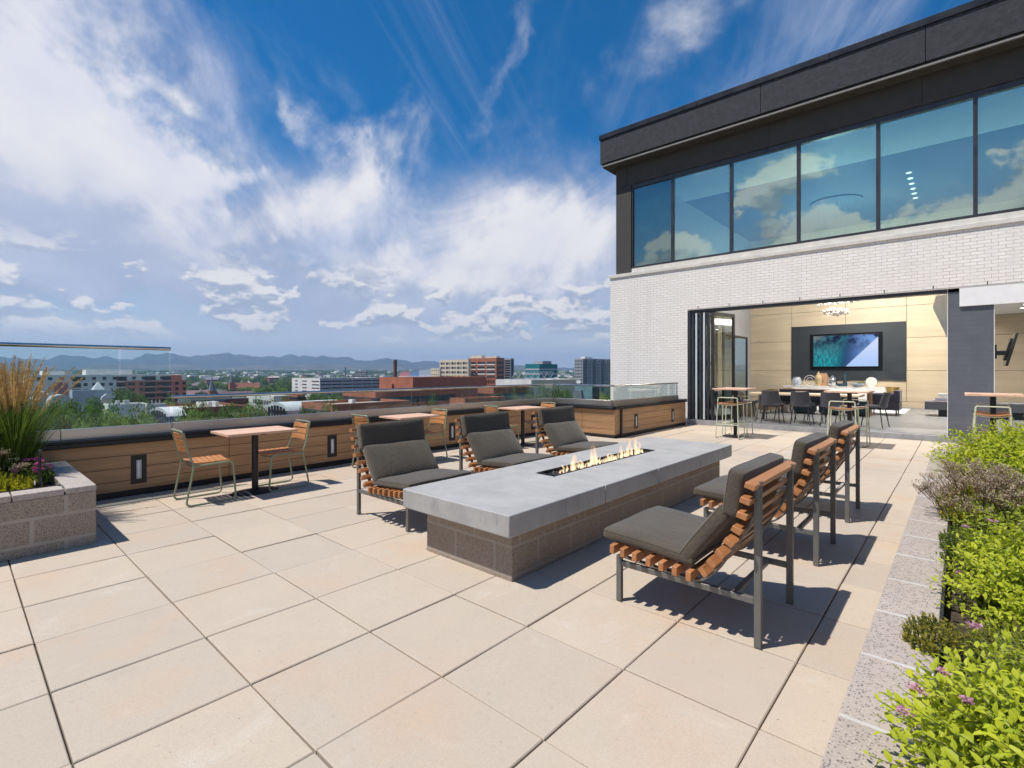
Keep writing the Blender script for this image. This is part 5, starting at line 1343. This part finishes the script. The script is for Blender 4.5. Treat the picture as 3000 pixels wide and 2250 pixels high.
def arched(label, xm, v, xl, xr, ye, rise, wall, rm, maxd=40, name='arched_hall', wins_=True, axis='x'):
    c = City(name, label, xm, v, xl, xr, ye, wall, rm, maxd=maxd)
    n = 10; pts = [(-c.w * (.5 - .5 * math.cos(PI * k / n)) * 1.0, c.h + rise * math.sin(PI * k / n)) for k in range(n + 1)]
    MB().prism([(0.15, c.h - .2)] + pts[1:-1] + [(-c.w - .15, c.h - .2)], -.5, c.d + .5, 'xz').build('arched_roof', rm, c.t)
    if wins_:
        for k in range(6): x = -c.w * (.14 + .144 * k); MB().box(x - c.w * .05, x + c.w * .05, -.62, -.5, c.h - 4.5, c.h + rise * .55 * math.sin(PI * (.14 + .144 * k))).build('window', 'far_window', c.t)
    return c
arched('white barn with a low arched roof and blue lower wall left of the bistro table', 498, 125, 446, 540, 1218, 1.7, 'far_blue', 'far_white_roof', 22)
c = arched('long white arched hall with tall gable windows in front of the brick offices', 846, 140, 786, 1010, 1202, 2.0, 'far_white', 'far_white_roof', 70)
c = City('long_shed', 'long dark grey and maroon shed in the middle distance', 560, 172, 520, 728, 1172, 'far_slate', 'far_white_roof', maxd=45)
MB().box(.0, .15, c.d * .57, c.d, 0, c.h - .2).build('maroon_wall', 'far_maroon', c.t, smooth=False)
c = City('flat_roofed_block', 'brown flat roofed block with pale rooftop units before the long shed', 540, 146, 470, 722, 1196, 'far_brick_dark', 'far_tan_roof', maxd=34)
for k in range(3): c.block('rooftop_unit', 'far_white', .35, .55, .45 + .12 * k, .51 + .12 * k, -.8, .9)
c = City('white_workshop', 'white workshop with a row of small dark windows and a yellow gable', 803, 190, 722, 848, 1160, 'far_white', 'far_white_roof', maxd=34)
c.wins('L', 12, 1, 2.0, 3, 1.0, 1.6, .25, .92); MB().box(.0, .12, c.d * .5, c.d * .98, c.h - 6, c.h - .3).build('yellow_gable', 'far_yellow', c.t)
c = City('brick_workshop', 'small red brick workshop with gridded windows below the parking garage', 872, 215, 846, 894, 1157, 'far_brick', 'far_tan_roof', maxd=25)
c.wins('L', 4, 3, 1.0, 2.6, 1.8, 1.6); c.wins('R', 5, 3, 1.0, 2.6, 1.8, 1.6)
# parking garage with dark canopies on top
c = City('parking_garage', 'white parking garage, its shaded side coloured grey, with long dark openings and canopies on its roof', 937, 270, 855, 1118, 1108.5, 'far_white', 'far_grey', maxd=80)
MB().box(.0, .12, .0, c.d, 0, c.h).build('shade_facing', 'far_grey', c.t, smooth=False)  # grey sheet over white wall paints shade on the sunless side
for r_ in range(5):
    for a0, a1 in ((.13, .22), (.39, .55), (.73, .98)): c.band('L', a0, a1, 1.4 + r_ * 1.85, .55)
    for q_ in range(6): MB().box(-.2, .2, c.d * (.015 + .163 * q_), c.d * (.015 + .163 * q_ + .150), c.h - 1.95 - 1.85 * r_, c.h - 1.35 - 1.85 * r_).build('opening', 'far_window', c.t, smooth=False)
for k in range(6):
    ca = c.block('solar_canopy', 'far_slate', .25, .98, .02 + .16 * k, .15 + .16 * k, 1.7, 1.95)
    for fx in (.3, .9): c.block('post', 'far_steel', fx, fx + .01, .08 + .16 * k, .085 + .16 * k, -.8, 1.69)
# chimneys
def chimney(label, px, yt, v, r_, mat, bands=True):
    x, y = at(px, v); zt = zpx(yt, v); t = thing('chimney', label, 'chimney', (x, y, GZ)); h = zt - GZ
    MB().lathe([(0, 0), (r_ * 1.35, 0), (r_ * 1.02, h - 2.2), (r_ * 1.0, h), (0, h)], 18).build('shaft', mat, t)
    if bands: MB().lathe([(r_ * .9, h - 1.6), (r_ * 1.2, h - 1.5), (r_ * 1.2, h - .7), (r_ * .9, h - .6)], 18).build('collar', mat, t); MB().lathe([(r_ * .8, h), (r_ * 1.12, h), (r_ * 1.12, h + .45), (r_ * .8, h + .45)], 18).build('rim', mat, t)
chimney('tall dark brick chimney rising behind the brick offices', 1158, 1056, 300, 1.02, 'far_chimney')
chimney('thin far smokestack left of the brick chimney', 1012, 1076, 900, 1.1, 'far_slate', False)
# terraced brick offices
c = City('brick_office', 'windowless upper block of the terraced brick offices', 1209, 178, 1111, 1424, 1106, 'far_brick', 'far_tan_roof', maxd=110)
MB().box(.0, .2, 0, c.d, 0, c.h - .2).build('painted_shade_side', 'far_brick_dark', c.t, smooth=False); MB().box(-c.w * .63, -c.w * .55, -.8, 0, 0, c.h - 2.4).build('pier', 'far_brick', c.t)  # darker brick sheet paints the shade of the sunless side
c = City('brick_office', 'terraced brick office tier with a long strip window under the railing', 1100, 135, 1004, 1330, 1148, 'far_brick', 'far_tan_roof', maxd=70)
c.band('L', .02, 1, 1.65, 1.5); c.band('R', .0, 1, 1.65, 1.7, 'far_window_tree_tint')
c = City('brick_office', 'lowest terraced brick tier with a tan roof behind the bistro tables', 974, 112, 883, 1200, 1185, 'far_brick', 'far_tan_roof', maxd=60)
c.band('L', .02, .9, 1.5, 1.2); c.band('R', .05, 1, 2.2, 1.3, 'far_window_tree_tint'); c.block('rooftop_unit', 'far_white', .6, .72, .35, .39, -.8, .6)
c = City('brick_office', 'right hand terraced brick tier with mirrored trees tinted into its strip window', 1446, 140, 1399, 1564, 1137, 'far_brick', 'far_tan_roof', maxd=60)
c.band('L', .02, 1, 1.6, 1.4); c.band('R', .0, 1, 1.6, 1.9, 'far_window_tree_tint')
c = City('brick_office', 'low brick wing in front of the right hand terraced tier', 1362, 118, 1318, 1480, 1168, 'far_brick', 'far_tan_roof', maxd=50)
c.band('R', .1, 1, 1.8, 1.2, 'far_window_tree_tint')
c = City('brick_office', 'dark red brick block with small windows right of the brick offices', 1450, 205, 1420, 1458, 1107, 'far_brick_dark', 'far_tan_roof', maxd=14)
c.wins('L', 4, 2, 1.0, 2.4, .8, 1.3)
# offices and towers on the skyline
c = City('cream_office', 'cream office block with four rows of dark windows on the skyline', 1372, 395, 1288, 1380, 1053, 'far_cream', 'far_white_roof', maxd=30)
for r_ in range(5):
    for q_ in range(5): 
        a0 = .04 + .193 * q_; c.band('L', a0, a0 + .075, 2.0 + 3.6 * r_, 1.9, name='window'); c.band('L', a0 + .09, a0 + .115, 2.0 + 3.6 * r_, 1.9, name='window'); c.band('L', a0 + .13, a0 + .155, 2.0 + 3.6 * r_, 1.9, name='window')
c = City('brick_office_tower', 'red brick office tower with pale window bands beside the cream block', 1454, 385, 1370, 1478, 1048, 'far_brick', 'far_white_roof', maxd=34)
for r_ in range(5):
    for a0, a1 in ((.04, .30), (.36, .63), (.68, .96)):
        c.band('L', a0, a1, 3.0 + 3.7 * r_, 1.7); MB().box(-c.w * (1 - a0), -c.w * (1 - a1), -.3, .1, c.h - 5.6 - 3.7 * r_, c.h - 4.75 - 3.7 * r_).build('spandrel', 'far_white', c.t)
    c.band('R', .1, .9, 3.0 + 3.7 * r_, 1.7)
c.block('plant_room', 'far_cream', .04, .45, .2, .6, -.8, 2.2); c.block('plant_room', 'far_cream', .6, .95, .2, .6, -.8, 1.2)
c = City('glass_office', 'grey glass stair block against the red brick tower', 1496, 400, 1478, 1506, 1049.5, 'far_grey', 'far_white_roof', maxd=12)
for r_ in range(9): c.band('L', .05, .95, 1.4 + 1.9 * r_, 1.4)
c.band('R', .2, .8, 1, 20)
c = City('tan_office', 'small tan block in front of the cream office', 1288, 360, 1262, 1293, 1079, 'far_cream', 'far_tan_roof', maxd=20)
c.wins('L', 4, 3, 1.2, 3.0, 1.0, .8)
c = City('teal_office', 'boxy teal glass office building on the skyline', 1581, 430, 1539, 1633, 1066, 'far_teal', 'far_grey', maxd=80)
for r_ in range(3): c.band('L', .02, .98, 4.0 + 4.0 * r_, 1.3, 'far_steel'); c.band('R', .02, .98, 4.0 + 4.0 * r_, 1.3, 'far_steel')
c.block('plant_room', 'far_grey', .3, .95, .2, .7, -.8, 2.6)
c = City('apartment_tower', 'tall grey apartment tower beside the white brick wall', 1707, 440, 1683, 1810, 1050, 'far_grey', 'far_white_roof', maxd=110)
c.wins('L', 4, 8, 1.5, 2.8, 1.2, 1.5); 
for q_ in range(8): MB().box(.0, .9, c.d * (.03 + .12 * q_), c.d * (.03 + .12 * q_ + .065), 0, c.h - .5 - (q_ % 2) * .8).build('bay', 'far_grey' if q_ % 2 else 'far_slate', c.t, smooth=False)
for r_ in range(8):
    for q_ in range(8): MB().box(.2, .96, c.d * (.045 + .12 * q_), c.d * (.045 + .12 * q_ + .03), c.h - 3.2 - 2.9 * r_, c.h - 1.6 - 2.9 * r_).build('window', 'far_window', c.t, smooth=False)
c.block('plant_room', 'far_white', .3, .8, .1, .3, -.8, 1.6)
c = City('white_factory', 'broad white factory block with a lattice truss along its roof', 1556, 175, 1452, 1700, 1113, 'far_white', 'far_white_roof', maxd=60)
MB().box(.0, .12, 0, c.d, 0, c.h - .1).build('shade_tone_side', 'far_cream', c.t, smooth=False); c.band('R', .12, .18, 3.2, 4, name='door')  # cream sheet paints shade on the white block's sunless side
tr = thing('lattice_truss', 'steel lattice truss on the roof of the white factory', 'truss', (0, 0, 0)); vt = 182
za, zb = zpx(1109.5, vt), zpx(1090, vt); L0, L1 = Vector(at(1500, vt) + (0,)), Vector(at(1625, vt + 12) + (0,)); mm = MB()
P_ = lambda s_, z: L0 + (L1 - L0) * s_ + Vector((0, 0, z))
for z in (za, zb): mm.tube([P_(0.06, z), P_(.97, z)], .10, 5)
MB().tube([P_(0, za), P_(.06, zb)], .09, 5).build('end_strut', 'far_steel', tr)
for k in range(12): s0, s1 = .06 + .91 * k / 12, .06 + .91 * (k + 1) / 12; mm.tube([P_(s0, za if k % 2 else zb), P_(s1, zb if k % 2 else za)], .075, 4)
mm.build('lattice', 'far_steel', tr)
for k in range(3): s_ = .1 + .4 * k; MB().tube([P_(s_, za - 3.0), P_(s_, za)], .12, 5).build('support', 'far_steel', tr)
def dish(label, px, py, v, r_):
    x, y = at(px, v); z = zpx(py, v); t = thing('satellite_dish', label, 'satellite dish', (x, y, z), group='white satellite dishes on the factory roof'); d_ = MB().lathe([(0, -.28 * r_), (.4 * r_, -.22 * r_), (.75 * r_, -.10 * r_), (r_, .06 * r_), (.75 * r_, -.06 * r_), (.4 * r_, -.18 * r_), (0, -.24 * r_)], 20)
    xf(d_, Matrix.Rotation(R(62), 4, Vector((CY * 1, SY, 0)))); d_.build('reflector', 'far_white_roof', t)
    MB().tube([(0, 0, -r_ * 1.15), (0, 0, -.1)], .09, 6).build('mast', 'far_steel', t); MB().tube([(0, 0, -.1), (.3 * r_, -.6 * r_, .5 * r_)], .05, 5).build('feed_arm', 'far_steel', t)
dish('largest white satellite dish on the factory roof', 1629, 1114.5, 190, 1.35); dish('small white satellite dish beside the largest one', 1652, 1117, 192, .8)
dish('middle sized white satellite dish in the middle of the row', 1672, 1117, 195, 1.0); dish('white satellite dish nearest the white brick wall', 1694, 1117.5, 190, .85)
c = City('glass_pavilion', 'pale teal glass pavilion with a dark slanted side beyond the far railing', 1735, 150, 1684, 1756, 1129, 'far_glass_wall', 'far_white_roof', maxd=24)
c.band('R', .05, .95, .5, 7); MB().prism([(-c.w * .98, c.h - 8), (-c.w * .98, c.h - 1.6), (-c.w * .55, c.h - 1.6), (-c.w * .40, c.h - 8)], -.9, -.02, 'xz').build('slanted_screen', 'far_slate', c.t)
mm = MB()
for k in range(9): mm.box(-c.w * (.06 + .11 * k) - .03, -c.w * (.06 + .11 * k) + .03, -.07, -.02, 0, c.h)
for k in range(5): mm.box(-c.w, 0, -.07, -.02, c.h - 1.5 - 1.6 * k, c.h - 1.44 - 1.6 * k)
mm.build('glazing_bars', 'far_steel', c.t)
# churches
def church(label, pxt, yt, v, tw, rl, nave='far_mauve_roof', spire=True):
    x, y = at(pxt, v); t = thing('church', label, 'church', (x, y, GZ)); h = zpx(yt, v) - GZ; hs_ = h * .36
    MB().box(-tw / 2, tw / 2, -tw / 2, tw / 2, 0, h - hs_).build('tower', 'far_brick', t, smooth=False)
    MB().lathe([(tw * .62, h - hs_), (tw * .32, h - hs_ * .5), (.05, h), (.0, h)], 8).build('spire', 'far_slate', t)
    nh = (h - hs_) * .62; m = MB(); m.prism([(-5, 0), (5, 0), (5, nh), (-5, nh)], tw / 2, tw / 2 + rl, 'xz'); m.build('nave', 'far_brick', t, smooth=False)
    MB().prism([(-5.6, nh), (5.6, nh), (0, nh + 5.2)], tw / 2 + .2, tw / 2 + rl + .4, 'xz').build('nave_roof', nave, t, smooth=False)
    for k in range(5): MB().box(4.9, 5.06, tw / 2 + rl * (.12 + .17 * k), tw / 2 + rl * (.17 + .17 * k), nh * .3, nh * .8).build('window', 'far_window', t)
    FOOT.append((x - 8, x + 8, y - 5, y + rl + 5))
church('brick church with a dark pointed spire and purple brown roof among the trees', 621, 1105, 310, 3.8, 22)
church('farther brick church with a stout spire and reddish gabled roof', 678, 1095, 520, 4.6, 24, 'far_brick_dark')
# stadium
x, y = at(1218, 1150); st_ = thing('stadium', 'far stadium with red and blue stands near the cream office', 'stadium', (x, y, gz(x, y)))
for (a, b_, mt, h) in ((-62, -22, 'far_pink', 26), (-22, 12, 'far_blue', 27), (12, 60, 'far_silver', 31)):
    MB().prism([(a, 8), (b_, 8), (b_, h), (a, h - 3)], 0, 22, 'xz').build('stand', mt, st_, smooth=False)
MB().box(-64, 62, -3, 0, 4, 14).build('concourse', 'far_white', st_); [MB().tube([(q_, 10, 8), (q_, 10, 42)], .8, 5).build('floodlight_mast', 'far_steel', st_) for q_ in (-55, 5, 52)]
c = City('dark_office', 'long dark flat office far off, left of the brick chimney', 1073, 800, 1040, 1077, 1086.5, 'far_slate', 'far_slate', maxd=40)
for r_ in range(3): c.band('L', .05, .95, 1.5 + 3.5 * r_, 1.4)

# smaller houses and sheds of the town
rnd = random.Random(77)
TOWN = []
def clear(x, y, r_): return all(not (a - r_ < x < b_ + r_ and e_ - r_ < y < f_ + r_) for a, b_, e_, f_ in FOOT)
wallm = ['far_white', 'far_cream', 'far_grey', 'far_brick', 'far_white', 'far_steel', 'far_brick_dark', 'far_white_roof']
k = 0
while len(TOWN) < 110 and k < 6000:
    k += 1
    px = rnd.uniform(-40, 1795); v = 270 * (2300 / 270) ** (rnd.random() ** .8); x, y = at(px, v)
    wd, dp, h = rnd.uniform(9, 28), rnd.uniform(9, 26), rnd.choice([4, 5, 6, 7, 9, 11]) * (1 if v < 900 else 1.35)
    if not clear(x, y, wd): continue
    FOOT.append((x - wd, x + 1, y - 1, y + dp)); wm = rnd.choice(wallm); g0 = gz(x, y)
    lab = {'far_white': 'small white town building among the distant trees', 'far_cream': 'small cream town building among the distant trees', 'far_grey': 'small grey town building among the distant trees', 'far_brick': 'small red brick town building among the distant trees',
           'far_steel': 'small steel grey shed among the distant trees', 'far_brick_dark': 'small dark brick town building among the distant trees', 'far_white_roof': 'small bright white shed among the distant trees'}[wm]
    t = thing('town_building', lab, 'building', (x, y, g0), group='small ' + wm[4:].replace('_', ' ') + ' buildings of the town')
    MB().box(-wd, 0, 0, dp, -1, h).build('wall', wm, t, smooth=False)
    if rnd.random() < .35: MB().prism([(-wd - .3, h), (.3, h), (-wd / 2, h + wd * .2)], -.3, dp + .3, 'xz').build('roof', rnd.choice(['far_mauve_roof', 'far_slate', 'far_tan_roof']), t, smooth=False)
    else: MB().box(-wd - .2, .2, -.2, dp + .2, h, h + .4).build('roof', rnd.choice(['far_white_roof', 'far_tan_roof', 'far_grey']), t, smooth=False)
    if h >= 5:
        MB().box(-wd * .92, -wd * .08, -.08, 0, h - 2.2, h - 1.1).build('window_band', 'far_window', t, smooth=False); MB().box(0, .08, dp * .08, dp * .92, h - 2.2, h - 1.1).build('window_band', 'far_window', t, smooth=False)
    TOWN.append(t)

# trees of the town
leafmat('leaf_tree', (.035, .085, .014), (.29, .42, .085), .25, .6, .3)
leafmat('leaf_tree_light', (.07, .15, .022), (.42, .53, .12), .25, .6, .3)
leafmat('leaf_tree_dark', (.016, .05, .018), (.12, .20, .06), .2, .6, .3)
pbr('bark', (.075, .055, .04), .9, 0, .3, 3)
CROWN = []
def crown_mesh(seed, nclump, nleaf, ls, mat, tall=False):
    rnd = random.Random(seed); m = MB()
    for k in range(nclump):
        d_ = rdir(rnd, -.75, 1); rr = rnd.uniform(.45, .86); 
        c = Vector((d_.x * rr, d_.y * rr, .5 + d_.z * rr * .5)); 
        if tall: c = Vector((c.x * (1.1 - c.z) , c.y * (1.1 - c.z), c.z))
        r_ = rnd.uniform(.20, .36); tn = rnd.choice([0, .1, .3, .5, .6])
        for q in range(nleaf):
            e = rdir(rnd, -1, 1); p = c + Vector((e.x * r_, e.y * r_, e.z * r_ * .62)) * rnd.uniform(.55, 1.08)
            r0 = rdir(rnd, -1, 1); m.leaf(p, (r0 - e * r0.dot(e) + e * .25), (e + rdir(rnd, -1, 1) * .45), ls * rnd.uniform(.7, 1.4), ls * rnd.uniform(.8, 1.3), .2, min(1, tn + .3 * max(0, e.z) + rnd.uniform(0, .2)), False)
    me = m.build('crown', mat, None, smooth=False); d_ = me.data; bpy.data.objects.remove(me); return d_
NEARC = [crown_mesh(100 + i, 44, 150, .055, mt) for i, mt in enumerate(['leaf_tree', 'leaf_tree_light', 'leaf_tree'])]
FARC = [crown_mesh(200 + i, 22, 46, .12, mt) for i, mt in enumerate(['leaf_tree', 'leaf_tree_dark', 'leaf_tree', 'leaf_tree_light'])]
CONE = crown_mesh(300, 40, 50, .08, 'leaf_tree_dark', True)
tm = MB(); tm.tube([(0, 0, 0), (.02, 0, .45), (0, .02, .8)], [.035, .026, .012], 7)
for k in range(6): a = k * 1.05; tm.tube([(0, 0, .30 + .05 * k), (.16 * math.cos(a), .16 * math.sin(a), .52 + .05 * k), (.30 * math.cos(a), .30 * math.sin(a), .66 + .05 * k)], [.018, .012, .005], 5)
tmo = tm.build('trunk', 'bark'); TRUNK = tmo.data; bpy.data.objects.remove(tmo)
def tree(label, x, y, h, wd, crown, group, g0=None, name='tree'):
    t = thing(name, label, 'tree', (x, y, gz(x, y) if g0 is None else g0), group=group); t.rotation_euler = (0, 0, (x * 7.3 + y * 3.1) % 6.28)
    o = bpy.data.objects.new('trunk', TRUNK); COL.objects.link(o); o.parent = t; o.scale = (h * .8, h * .8, h)
    o = bpy.data.objects.new('crown', crown); COL.objects.link(o); o.parent = t; ch_ = h * .80; o.location = (0, 0, h - ch_); o.scale = (wd / 2, wd / 2, ch_)
    return t
NT_ = [(150, 1184, 118, 9, 0, 'dark broad tree directly behind the tan plumes of the tall grass'), (232, 1168, 124, 13, 0, 'broad dark green tree below the silver hall'), (296, 1190, 112, 11, 1, 'pale green tree below the stained windscreen, right of the darkest one'),
       (345, 1200, 108, 10, 1, 'pale green tree under the joint of the windscreen panels'), (400, 1202, 106, 9, 1, 'bright green tree left of the arched barn'), (436, 1196, 112, 7, 1, 'thin bright tree against the arched barn'), (362, 1142, 190, 17, 0, 'round dark tree between the silver hall and the brick apartments'),
       (95, 1196, 116, 9, 0, 'dark tree half hidden by the tall grass'), (195, 1205, 106, 10, 0, 'mid green tree at the foot of the stained glass'), (260, 1215, 100, 9, 1, 'low leafy tree at the bottom of the stained windscreen'),
       (566, 1190, 110, 9, 1, 'bright tree just right of the arched barn'), (612, 1204, 104, 9, 0, 'leafy tree above the nearest bistro table, left of two others'), (672, 1187, 112, 10, 0, 'rounded green tree above the nearest bistro table'), (735, 1200, 108, 8, 0, 'tree standing before the white arched hall'), (640, 1215, 100, 8, 1, 'low pale tree between the two round ones above the bistro table'),
       (498, 1166, 165, 8, 1, 'slim tree against the long dark shed'), (585, 1176, 150, 8, 1, 'small bright tree in front of the long shed'), (742, 1172, 160, 9, 1, 'rounded tree at the left end of the white workshop'), (805, 1175, 165, 7, 1, 'small tree before the white workshop windows'),
       (900, 1195, 100, 6, 0, 'bush like tree at the left corner of the lowest brick tier'), (940, 1195, 97, 5.5, 1, 'olive green tree before the lowest brick tier'), (975, 1191, 97, 5, 1, 'small olive tree at the corner of the lowest brick tier'), (1255, 1178, 100, 6, 1, 'thin tree before the dark lower brick walls'),
       (1610, 1128, 118, 9, 0, 'tallest green tree above the far glass railing'), (1655, 1141, 120, 8, 0, 'green tree right of the tallest one above the far railing'), (1570, 1146, 116, 7.5, 0, 'spreading green tree at the far corner of the railings'), (1520, 1158, 118, 6, 1, 'low green tree at the end of the brick tier'), (1774, 1140, 160, 9, 1, 'light green tree against the white brick wall'),
       (925, 1148, 225, 12, 0, 'dark green tree below the parking garage'), (985, 1152, 220, 11, 1, 'mid green tree under the shaded side of the garage'), (960, 1158, 212, 9, 0, 'leafy tree between two others under the garage')]
for px, yt, v, wd, ci, lb in NT_:
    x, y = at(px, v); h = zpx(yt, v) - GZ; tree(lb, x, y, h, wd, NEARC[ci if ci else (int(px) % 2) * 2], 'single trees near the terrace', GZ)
rnd = random.Random(91); cnt = 0; k = 0
while cnt < 255 and k < 9000:
    k += 1; px = rnd.uniform(-60, 1800) if cnt < 150 else rnd.uniform(500, 880); v = 240 * (1300 / 240) ** (rnd.random() ** .75); x, y = at(px, v)
    if not clear(x, y, 4): continue
    # keep the sight line to the named low roofs open
    h = rnd.uniform(8, 15); ytop = YH - (gz(x, y) + h - CAM_H) * FPX / v
    con = rnd.random() < .08
    tree('dark conifer among the town trees' if con else 'leafy street tree among the roofs of the town', x, y, h, h * rnd.uniform(.7, 1.15) * (.55 if con else 1), CONE if con else rnd.choice(FARC), 'conifers of the town' if con else 'street trees of the town'); cnt += 1
# utility poles and parked cars between the roofs
def pole(label, px, v, h):
    x, y = at(px, v); t = thing('utility_pole', label, 'pole', (x, y, GZ), group=None)
    MB().tube([(0, 0, 0), (0, 0, h)], [.17, .12], 7).build('shaft', 'bark', t)
    for z in (h - .5, h - 1.5): MB().box(-1.1, 1.1, -.06, .06, z, z + .12).build('cross_arm', 'bark', t)
    for k in range(4): MB().tube([(-1.0 + .66 * k, 0, h - .38), (-1.0 + .66 * k, 0, h - .15)], .05, 5).build('insulator', 'far_white', t)
pole('tall dark utility pole left of the white workshop', 727, 150, 13.5); pole('utility pole rising before the shaded side of the parking garage', 968, 205, 15); pole('utility pole among the trees right of the brick apartments', 565, 190, 13); pole('utility pole by the white workshop gable', 836, 170, 12.5)
# the far wood and far town read as one mass
rnd = random.Random(17); m = MB()
for k in range(15000):
    px = rnd.uniform(-300, 2000); v = 1150 * (4600 / 1150) ** rnd.random(); x, y = at(px, v); g0 = gz(x, y); s_ = rnd.uniform(5, 11); hh = rnd.uniform(7, 13); tn = rnd.random()
    for q in range(3):
        a = rnd.uniform(0, PI); cx_, cy2 = math.cos(a) * s_ / 2, math.sin(a) * s_ / 2; jx, jy = rnd.uniform(-3, 3), rnd.uniform(-3, 3)
        m.add([(x + jx - cx_, y + jy - cy2, g0), (x + jx + cx_, y + jy + cy2, g0), (x + jx + cx_ * .9, y + jy + cy2 * .9, g0 + hh * .7), (x + jx, y + jy, g0 + hh), (x + jx - cx_ * .9, y + jy - cy2 * .9, g0 + hh * .65)], [(0, 1, 2, 3, 4)], tn)
tag(m.build('far_woods', 'leaf_tree', smooth=False), 'mass of treetops covering the plain out to the foothills', 'woods', kind='stuff')
m = MB()
for k in range(520):
    px = rnd.uniform(-200, 1850); v = 1200 * (4300 / 1200) ** rnd.random(); x, y = at(px, v); g0 = gz(x, y); wd, dp, h = rnd.uniform(10, 45), rnd.uniform(10, 30), rnd.uniform(6, 15); m.box(x - wd, x, y, y + dp, g0 - 1, g0 + h)
tag(m.build('far_town', 'far_white', smooth=False), 'pale roofs of the far town scattered over the plain', 'town', kind='stuff')

# ------------------------------------------------------------------ the air
m, t, out = newmat('air')
vol = t.n('ShaderNodeVolumePrincipled', {'Color': (.42, .66, 1.0, 1), 'Density': 1.3e-4, 'Anisotropy': .2})
t.L.new(vol.outputs[0], out.inputs['Volume'])
hz = MB().box(-8500, 8500, -60, 8600, -32, 330).build('haze', 'air', smooth=False); hz['kind'] = 'stuff'
hz['label'] = 'thin blue haze over the plain and mountains'; hz['category'] = 'haze'
